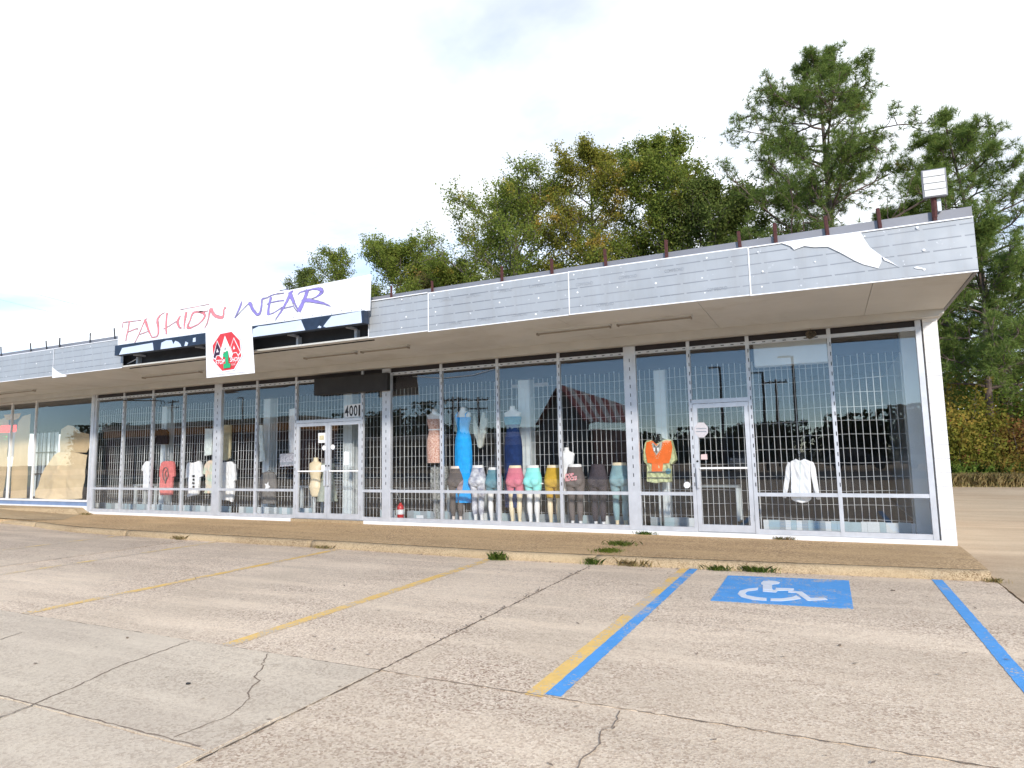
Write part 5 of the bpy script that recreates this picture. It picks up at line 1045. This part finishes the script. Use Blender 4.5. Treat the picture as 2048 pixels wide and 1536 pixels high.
bx_(1910, 905, 21.2, .9, .6, 6000, 'leaf_bush', 36, 'low green shrub at the driveway end beside the pier', size=.1); bx_(2030, 890, 21.5, 1.4, .8, 8000, 'leaf_gold', 37, 'low golden shrub at the driveway end near the picture edge', size=.1); bx_(1870, 760, 25, 1.8, 3.2, 10000, 'leaf_oak', 38, 'olive thicket partly hidden by the block pier', size=.13)
bx_(1975, 880, 21.8, 1.0, .7, 6000, 'leaf_oak2', 39, 'low yellow-green shrub in front of the golden bush', size=.1); bx_(2150, 800, 25, 2.4, 3.4, 9000, 'leaf_gold', 40, 'golden thicket just at the picture edge', size=.13)
# far wood closing the view between the trunks (a mass)
rg = np.random.default_rng(77); P = []
for i in range(70):
    x = rg.uniform(3, 30); y = rg.uniform(30, 37); h = rg.uniform(4, 9); P.append(rg.normal(size=(650, 3))*np.array([1.5, 1.0, h*.28])+np.array([x, y, h*.5]))
P = np.concatenate(P); P[:, 2] = np.maximum(P[:, 2], -.2); V, Fc = leaves_mesh(P, .24, rg, .6); w = mesh_np('far_wood', V, Fc, 'leaf_dark', None, (16, 33, -.3)); w['kind'] = 'stuff'; w['label'] = 'dark mass of far woodland behind the driveway'; w['category'] = 'woodland'
def blades(name, x0, x1, y0, y1, n, h, m, seed, z=-.2, lab=None, parent=None, cx=None, lean=.5):
    rg = np.random.default_rng(seed)
    if cx is None: P = np.stack([rg.uniform(x0, x1, n), rg.uniform(y0, y1, n), np.full(n, z)], 1)
    else: P = np.stack([cx[0]+rg.normal(size=n)*cx[2], cx[1]+rg.normal(size=n)*cx[3], np.full(n, z)], 1)
    a = rg.uniform(0, 6.28, n); hh = h*rg.uniform(.4, 1.25, n); w = h*.05+.003
    u = np.stack([np.cos(a), np.sin(a), 0*a], 1)*w; ln = np.stack([np.cos(a+1.57), np.sin(a+1.57), 0*a], 1)*(hh*rg.uniform(0, lean*2, n))[:, None]
    top = P+ln+np.stack([0*a, 0*a, hh], 1); mid = P+ln*.35+np.stack([0*a, 0*a, hh*.6], 1)
    V = np.stack([P-u*.5, P+u*.5, mid+u*.35, top, mid-u*.35], 1).reshape(-1, 3); Fc = np.arange(5*n).reshape(-1, 5); return mesh_np(name, V, Fc, m, parent, (0, 0, 0) if parent is None else ORG[parent.name])
g = blades('verge_grass', 4.9, 24, 18.7, 20.5, 30000, .42, 'grass_dry', 51); g['kind'] = 'stuff'; g['label'] = 'dry yellow grass verge at the end of the driveway'; g['category'] = 'grass'
g = blades('tall_grass', 4.9, 30, 20.6, 23, 12000, .75, 'grass_green', 52); g['kind'] = 'stuff'; g['label'] = 'tall green grass at the foot of the undergrowth'; g['category'] = 'grass'
for i, (x, y, z, sx_, sy_, n, h, m, lab) in enumerate(((-1.45, -2.45, GZ, .07, .03, 170, .11, 'grass_green', 'green grass tuft at the kerb by the end of a yellow line'), (.0, -2.3, GZ, .06, .05, 160, .09, 'grass_green', 'small green weed where the lot joint meets the kerb'),
        (.10, -1.9, -.105, .10, .09, 420, .045, 'grass_lime', 'lime green moss-like weed on the walkway joint'), (.10, -1.3, -.088, .11, .07, 280, .06, 'grass_green', 'dark green weed on the walkway joint nearer the window'), (.16, -.06, -.072, .08, .015, 170, .06, 'grass_green', 'weed at the foot of the third wide pillar'),
        (.55, -2.32, GZ, .12, .025, 90, .10, 'grass_dry', 'dry sparse grass tuft along the kerb left of the blue line'), (1.68, -2.25, GZ, .08, .025, 110, .07, 'grass_green', 'short grass tuft at the kerb left of the blue square'), (2.15, -2.2, GZ, .10, .025, 190, .08, 'grass_green', 'wide grass tuft at the kerb above the blue square'),
        (-8.6, -2.32, GZ, .10, .03, 80, .09, 'grass_dry', 'dry tuft at the far end of the kerb'), (4.68, -1.97, GZ, .06, .03, 70, .05, 'grass_dry', 'dry weed at the right corner of the kerb'), (2.36, -.07, -.072, .09, .012, 110, .05, 'grass_dry', 'small dry weed at the wall foot below the white blouse'), (-4.9, -2.36, GZ, .15, .02, 80, .06, 'grass_dry', 'sparse dry weeds along the middle of the kerb'), (-14.95, -.3, -.07, .12, .04, 80, .06, 'grass_dry', 'dry weeds at the step to the papered shop'))):
    t = thing('weed_tuft', (x, y, z), lab, 'weed', 'weeds along kerb and walkway'); blades('blades', 0, 0, 0, 0, n, h, m, 60+i, z, None, t, (x, y, sx_, sy_), .7)['kind'] = 'stuff'
# leaf litter along kerb foot and joint
rg = np.random.default_rng(5); n = 260; xs_ = rg.uniform(-12, 4.5, n); P = np.stack([xs_, np.array([kerb_y(v) for v in xs_])-.03-np.abs(rg.normal(size=n))*.05, np.full(n, GZ+.012)], 1)
P2_ = np.stack([rg.normal(size=90)*.03+.02, rg.uniform(-6.5, -2.5, 90), np.full(90, GZ+.012)], 1); P3_ = np.stack([rg.uniform(-9, 4.5, 150), rg.uniform(-8.5, -2.6, 150), np.full(150, GZ+.012)], 1); P = np.concatenate([P, P2_, P3_]); d = rg.normal(size=(len(P), 3))*np.array([1, 1, .12]); d /= np.linalg.norm(d, axis=1)[:, None]; u = np.cross(d, [0, 0, 1]); sz = rg.uniform(.008, .03, len(P))[:, None]
V = np.stack([P-d*sz, P+u*sz*.4, P+d*sz, P-u*sz*.4], 1).reshape(-1, 3); g = mesh_np('leaf_litter', V, np.arange(4*len(P)).reshape(-1, 4), 'crack_dirt', None, (0, 0, 0)); g['kind'] = 'stuff'; g['label'] = 'scattered dry leaf bits on the parking lot'; g['category'] = 'leaf litter'
# overhead wires far left
for i, (ya, yb, lab) in enumerate(((562, 622, 'uppermost thin overhead wire in the white sky at far left'), (596, 642, 'second thin overhead wire in the white sky at far left'), (630, 662, 'lowest thin overhead wire in the white sky at far left'))):
    a = at(-200, ya-50, 30); b = at(560, yb+85, 30); o = MB().tube([a+(b-a)*t+np.array([0, 0, -1.2*4*t*(1-t)*.3]) for t in np.linspace(0, 1, 12)], .012, 4).build('overhead_wire', 'aluminium_dull', None, origin=tuple(a)); tag(o, lab, 'wire', 'overhead wires')

# ------------------------------------------------------------------ across the road (seen mirrored in the windows)
mat('far_red', (.30, .05, .045), .6); mat('far_white', (.55, .55, .55), .6); mat('far_brick', (.11, .045, .035), .85, scale=2); mat('far_orange', (.55, .22, .03), .6); mat('far_dark', (.06, .06, .065), .5); mat('far_tan', (.30, .27, .22), .8); mat('pole_wood', (.09, .07, .055), .9); mat('car_silver', (.45, .47, .50), .3, metal=.5); mat('car_dark', (.03, .035, .05), .25, metal=.3); mat('car_white', (.7, .7, .7), .3)
def mir(px, py, Y): p = at(px, py, Y); return float(p[0]), float(p[2])
def mp(px, py, Y): x, z = mir(px, py, Y); return Vector((x, -Y, z))
rA, rB, eC, eD = mp(1115, 770, 33), mp(1268, 819, 40), mp(1168, 843, 29.5), mp(1268, 847, 37)
t = thing('striped_roof_restaurant', (rA.x, rA.y, -.26), 'gabled building with red and white striped roof mirrored in the legging window', 'building')
gF = mp(1072, 848, 38); NS = 11
for i in range(NS):
    u0, u1 = i/NS, (i+.985)/NS; v = []
    for dz in (0, .12): v += [eC+(eD-eC)*u0+Vector((0, 0, dz)), eC+(eD-eC)*u1+Vector((0, 0, dz)), rA+(rB-rA)*u1+Vector((0, 0, dz)), rA+(rB-rA)*u0+Vector((0, 0, dz))]
    MB().add(v, [(0, 3, 2, 1), (4, 5, 6, 7), (0, 1, 5, 4), (1, 2, 6, 5), (2, 3, 7, 6), (3, 0, 4, 7)]).build('roof_panel', ('far_red', 'far_white')[i % 2], t)
off = gF-eC; MB().add([rA, rB, eD+off, gF, rA-Vector((0, 0, .1)), rB-Vector((0, 0, .1)), eD+off-Vector((0, 0, .1)), gF-Vector((0, 0, .1))], [(0, 1, 2, 3), (7, 6, 5, 4), (0, 4, 5, 1), (1, 5, 6, 2), (2, 6, 7, 3), (3, 7, 4, 0)]).build('roof_panel', 'far_red', t)
gi_ = Vector((.25, -.25, 0)); MB().add([eC+gi_, gF+gi_, rA+gi_-Vector((0, 0, .15)), Vector((eC.x, eC.y, -.26))+gi_, Vector((gF.x, gF.y, -.26))+gi_], [(0, 2, 1), (0, 1, 4, 3)]).build('gable', 'far_dark', t)
MB().add([(*(p_.xy), z_) for z_ in (-.26, 2.9) for p_ in (eC+gi_*2, eD, eD+off, gF+gi_*2)], [(0, 3, 2, 1), (4, 5, 6, 7), (0, 1, 5, 4), (1, 2, 6, 5), (2, 3, 7, 6), (3, 0, 4, 7)]).build('wall', 'far_brick', t)
xa = mir(200, 858, 45)[0]; xb = mir(592, 845, 45)[0]
t = thing('orange_band_shop', ((xa+xb)/2, -47, -.26), 'low flat-roofed shop with an orange band mirrored in the left windows', 'building')
BX('wall', 'far_brick', t, xa, xb, -52, -46, -.26, 4.7); BX('orange_band', 'far_orange', t, xa-.2, xb+.2, -52, -45.7, 4.7, 5.6); BX('roof_edge', 'far_tan', t, xa-.3, xb+.3, -52, -45.6, 5.6, 6.3)
for i in range(8): BX('window', 'far_dark', t, xa+2+i*4.2, xa+5+i*4.2, -46.02, -45.95, .5, 3.4)
t = thing('low_white_shop', (-18, -58, -.26), 'long pale shop mirrored behind the dress mannequins', 'building'); BX('wall', 'far_tan', t, -50, -22, -62, -56, -.26, 3.4); BX('roof_edge', 'far_white', t, -50.3, -21.7, -62.3, -55.7, 3.4, 3.9)
for i in range(6): BX('window', 'far_dark', t, -48+i*4.4, -45.5+i*4.4, -55.98, -55.9, .4, 2.5)
for i, (px, py, Y, arms, lab) in enumerate(((905, 795, 45, 2, 'utility pole with two crossarms mirrored beside the azure dress, left of two'), (916, 795, 46, 2, 'utility pole with two crossarms mirrored beside the azure dress, right of two'), (956, 795, 44, 2, 'utility pole mirrored behind the grey bodysuit'), (799, 815, 50, 1, 'utility pole mirrored above the fire extinguisher, left of two'), (810, 838, 60, 1, 'short utility pole mirrored above the fire extinguisher, right of two'), (346, 800, 50, 2, 'utility pole mirrored in the fourth window from the left'), (1550, 760, 55, 1, 'utility pole mirrored in the white blouse window'))):
    x, z = mir(px, py, Y); t = thing('utility_pole', (x, -Y, -.3), lab, 'pole', 'utility poles across the road'); MB().tube([(x, -Y, -.3), (x+.05, -Y, z)], [.16, .11], 8).build('pole', 'pole_wood', t)
    for k in range(arms): MB().box(x-1.1, x+1.1, -Y-.06, -Y+.06, z-.35-.8*k, z-.22-.8*k).build('crossarm', 'pole_wood', t)
    for k in (-1, -.5, .5, 1): MB().tube([(x+k, -Y, z-.22), (x+k, -Y, z-.04)], .04, 5).build('insulator', 'far_dark', t)
for i, (px, py, Y, lab) in enumerate(((1440, 735, 42, 'street lamp mirrored above the single door'), (1585, 712, 34, 'tall dark lamp pole mirrored in the white blouse window'), (1524, 745, 44, 'lamp pole mirrored at the left of the white blouse window'), (486, 795, 40, 'dark pole mirrored right of the first wide pillar'))):
    x, z = mir(px, py, Y); t = thing('street_lamp', (x, -Y, -.3), lab, 'street lamp', 'street lamps across the road'); MB().tube([(x, -Y, -.3), (x, -Y, z)], [.13, .08], 8).build('pole', 'far_dark', t); MB().box(x-.9, x-.1, -Y-.12, -Y+.12, z-.08, z+.02).build('lamp_head', 'far_dark', t); MB().tube([(x, -Y, z-.1), (x-.2, -Y, z-.03)], .05, 5).build('arm', 'far_dark', t)
rg = np.random.default_rng(88); P = []
for i in range(190):
    x = rg.uniform(-170, 90); y = -rg.uniform(84, 100); h = (4.6+1.4*math.sin(x*.07)+rg.uniform(-1.0, 1.8))*(1.5 if x < -60 else 1); P.append(np.clip(rg.normal(size=(900, 3)), -1.6, 1.6)*np.array([1.8, 1.2, h*.29])+np.array([x, y, h*.48]))
P = np.concatenate(P); P[:, 2] = np.maximum(P[:, 2], -.2); V, Fc = leaves_mesh(P, .55, rg, .8); w = mesh_np('far_tree_line', V, Fc, 'leaf_far_shaded', None, (0, -90, -.3)); w['kind'] = 'stuff'; w['label'] = 'dark line of far trees mirrored in the shop windows'; w['category'] = 'woodland'
def car(x, y, rot, m, lab):
    t = thing('parked_car', (x, y, -.22), lab, 'car', 'cars across the lot'); t.rotation_euler.z = rot; o = (x, y, -.22)
    def sec(pr, w): return [[(px_, -w, pz), (px_, w, pz)] for px_, pz in pr]
    pro = [(-2.2, .35), (-2.25, .7), (-2.1, .92), (-1.2, 1.0), (1.0, .98), (1.9, .85), (2.2, .65), (2.2, .35)]
    n = len(pro); MB().add([(a, -.88, b) for a, b in pro]+[(a, .88, b) for a, b in pro], [tuple(range(n-1, -1, -1)), tuple(range(n, 2*n))]+[(i, (i+1) % n, n+(i+1) % n, n+i) for i in range(n)]).build('body', m, t, origin=(0, 0, 0))
    cp = [(-1.7, .98), (-1.2, 1.45), (.1, 1.48), (.9, .98)]; MB().add([(a, -.78+.12*(b > 1.2), b) for a, b in cp]+[(a, .78-.12*(b > 1.2), b) for a, b in cp], [(3, 2, 1, 0), (4, 5, 6, 7), (0, 1, 5, 4), (1, 2, 6, 5), (2, 3, 7, 6)]).build('cabin', 'far_dark', t, origin=(0, 0, 0))
    MB().box(-1.2, .1, -.66, .66, 1.48, 1.51).build('roof', m, t, origin=(0, 0, 0))
    for a in (-1.35, 1.4):
        for b in (-.85, .85): MB().tube([(a, b-.1, .32), (a, b+.1, .32)], .32, 14).build('wheel', 'rubber', t, origin=(0, 0, 0))
    for b in (-.6, .6): MB().box(2.19, 2.23, b-.16, b+.16, .62, .76).build('headlight', 'lens_white', t, origin=(0, 0, 0))
for x, y, r, m, lab in ((-26, -43, 1.5, 'car_silver', 'silver car mirrored behind the floral dress'), (-44, -43, 1.6, 'car_white', 'white car mirrored near the poster'), (-19, -43.5, 1.5, 'car_dark', 'dark car mirrored beside the azure dress'), (10, -44, .1, 'car_silver', 'silver car mirrored in the rightmost window'), (5, -43, 0, 'car_dark', 'dark car mirrored in the white blouse window'), (-3, -43, 1.5, 'car_white', 'white car mirrored in the single door')): car(x, y, r, m, lab)
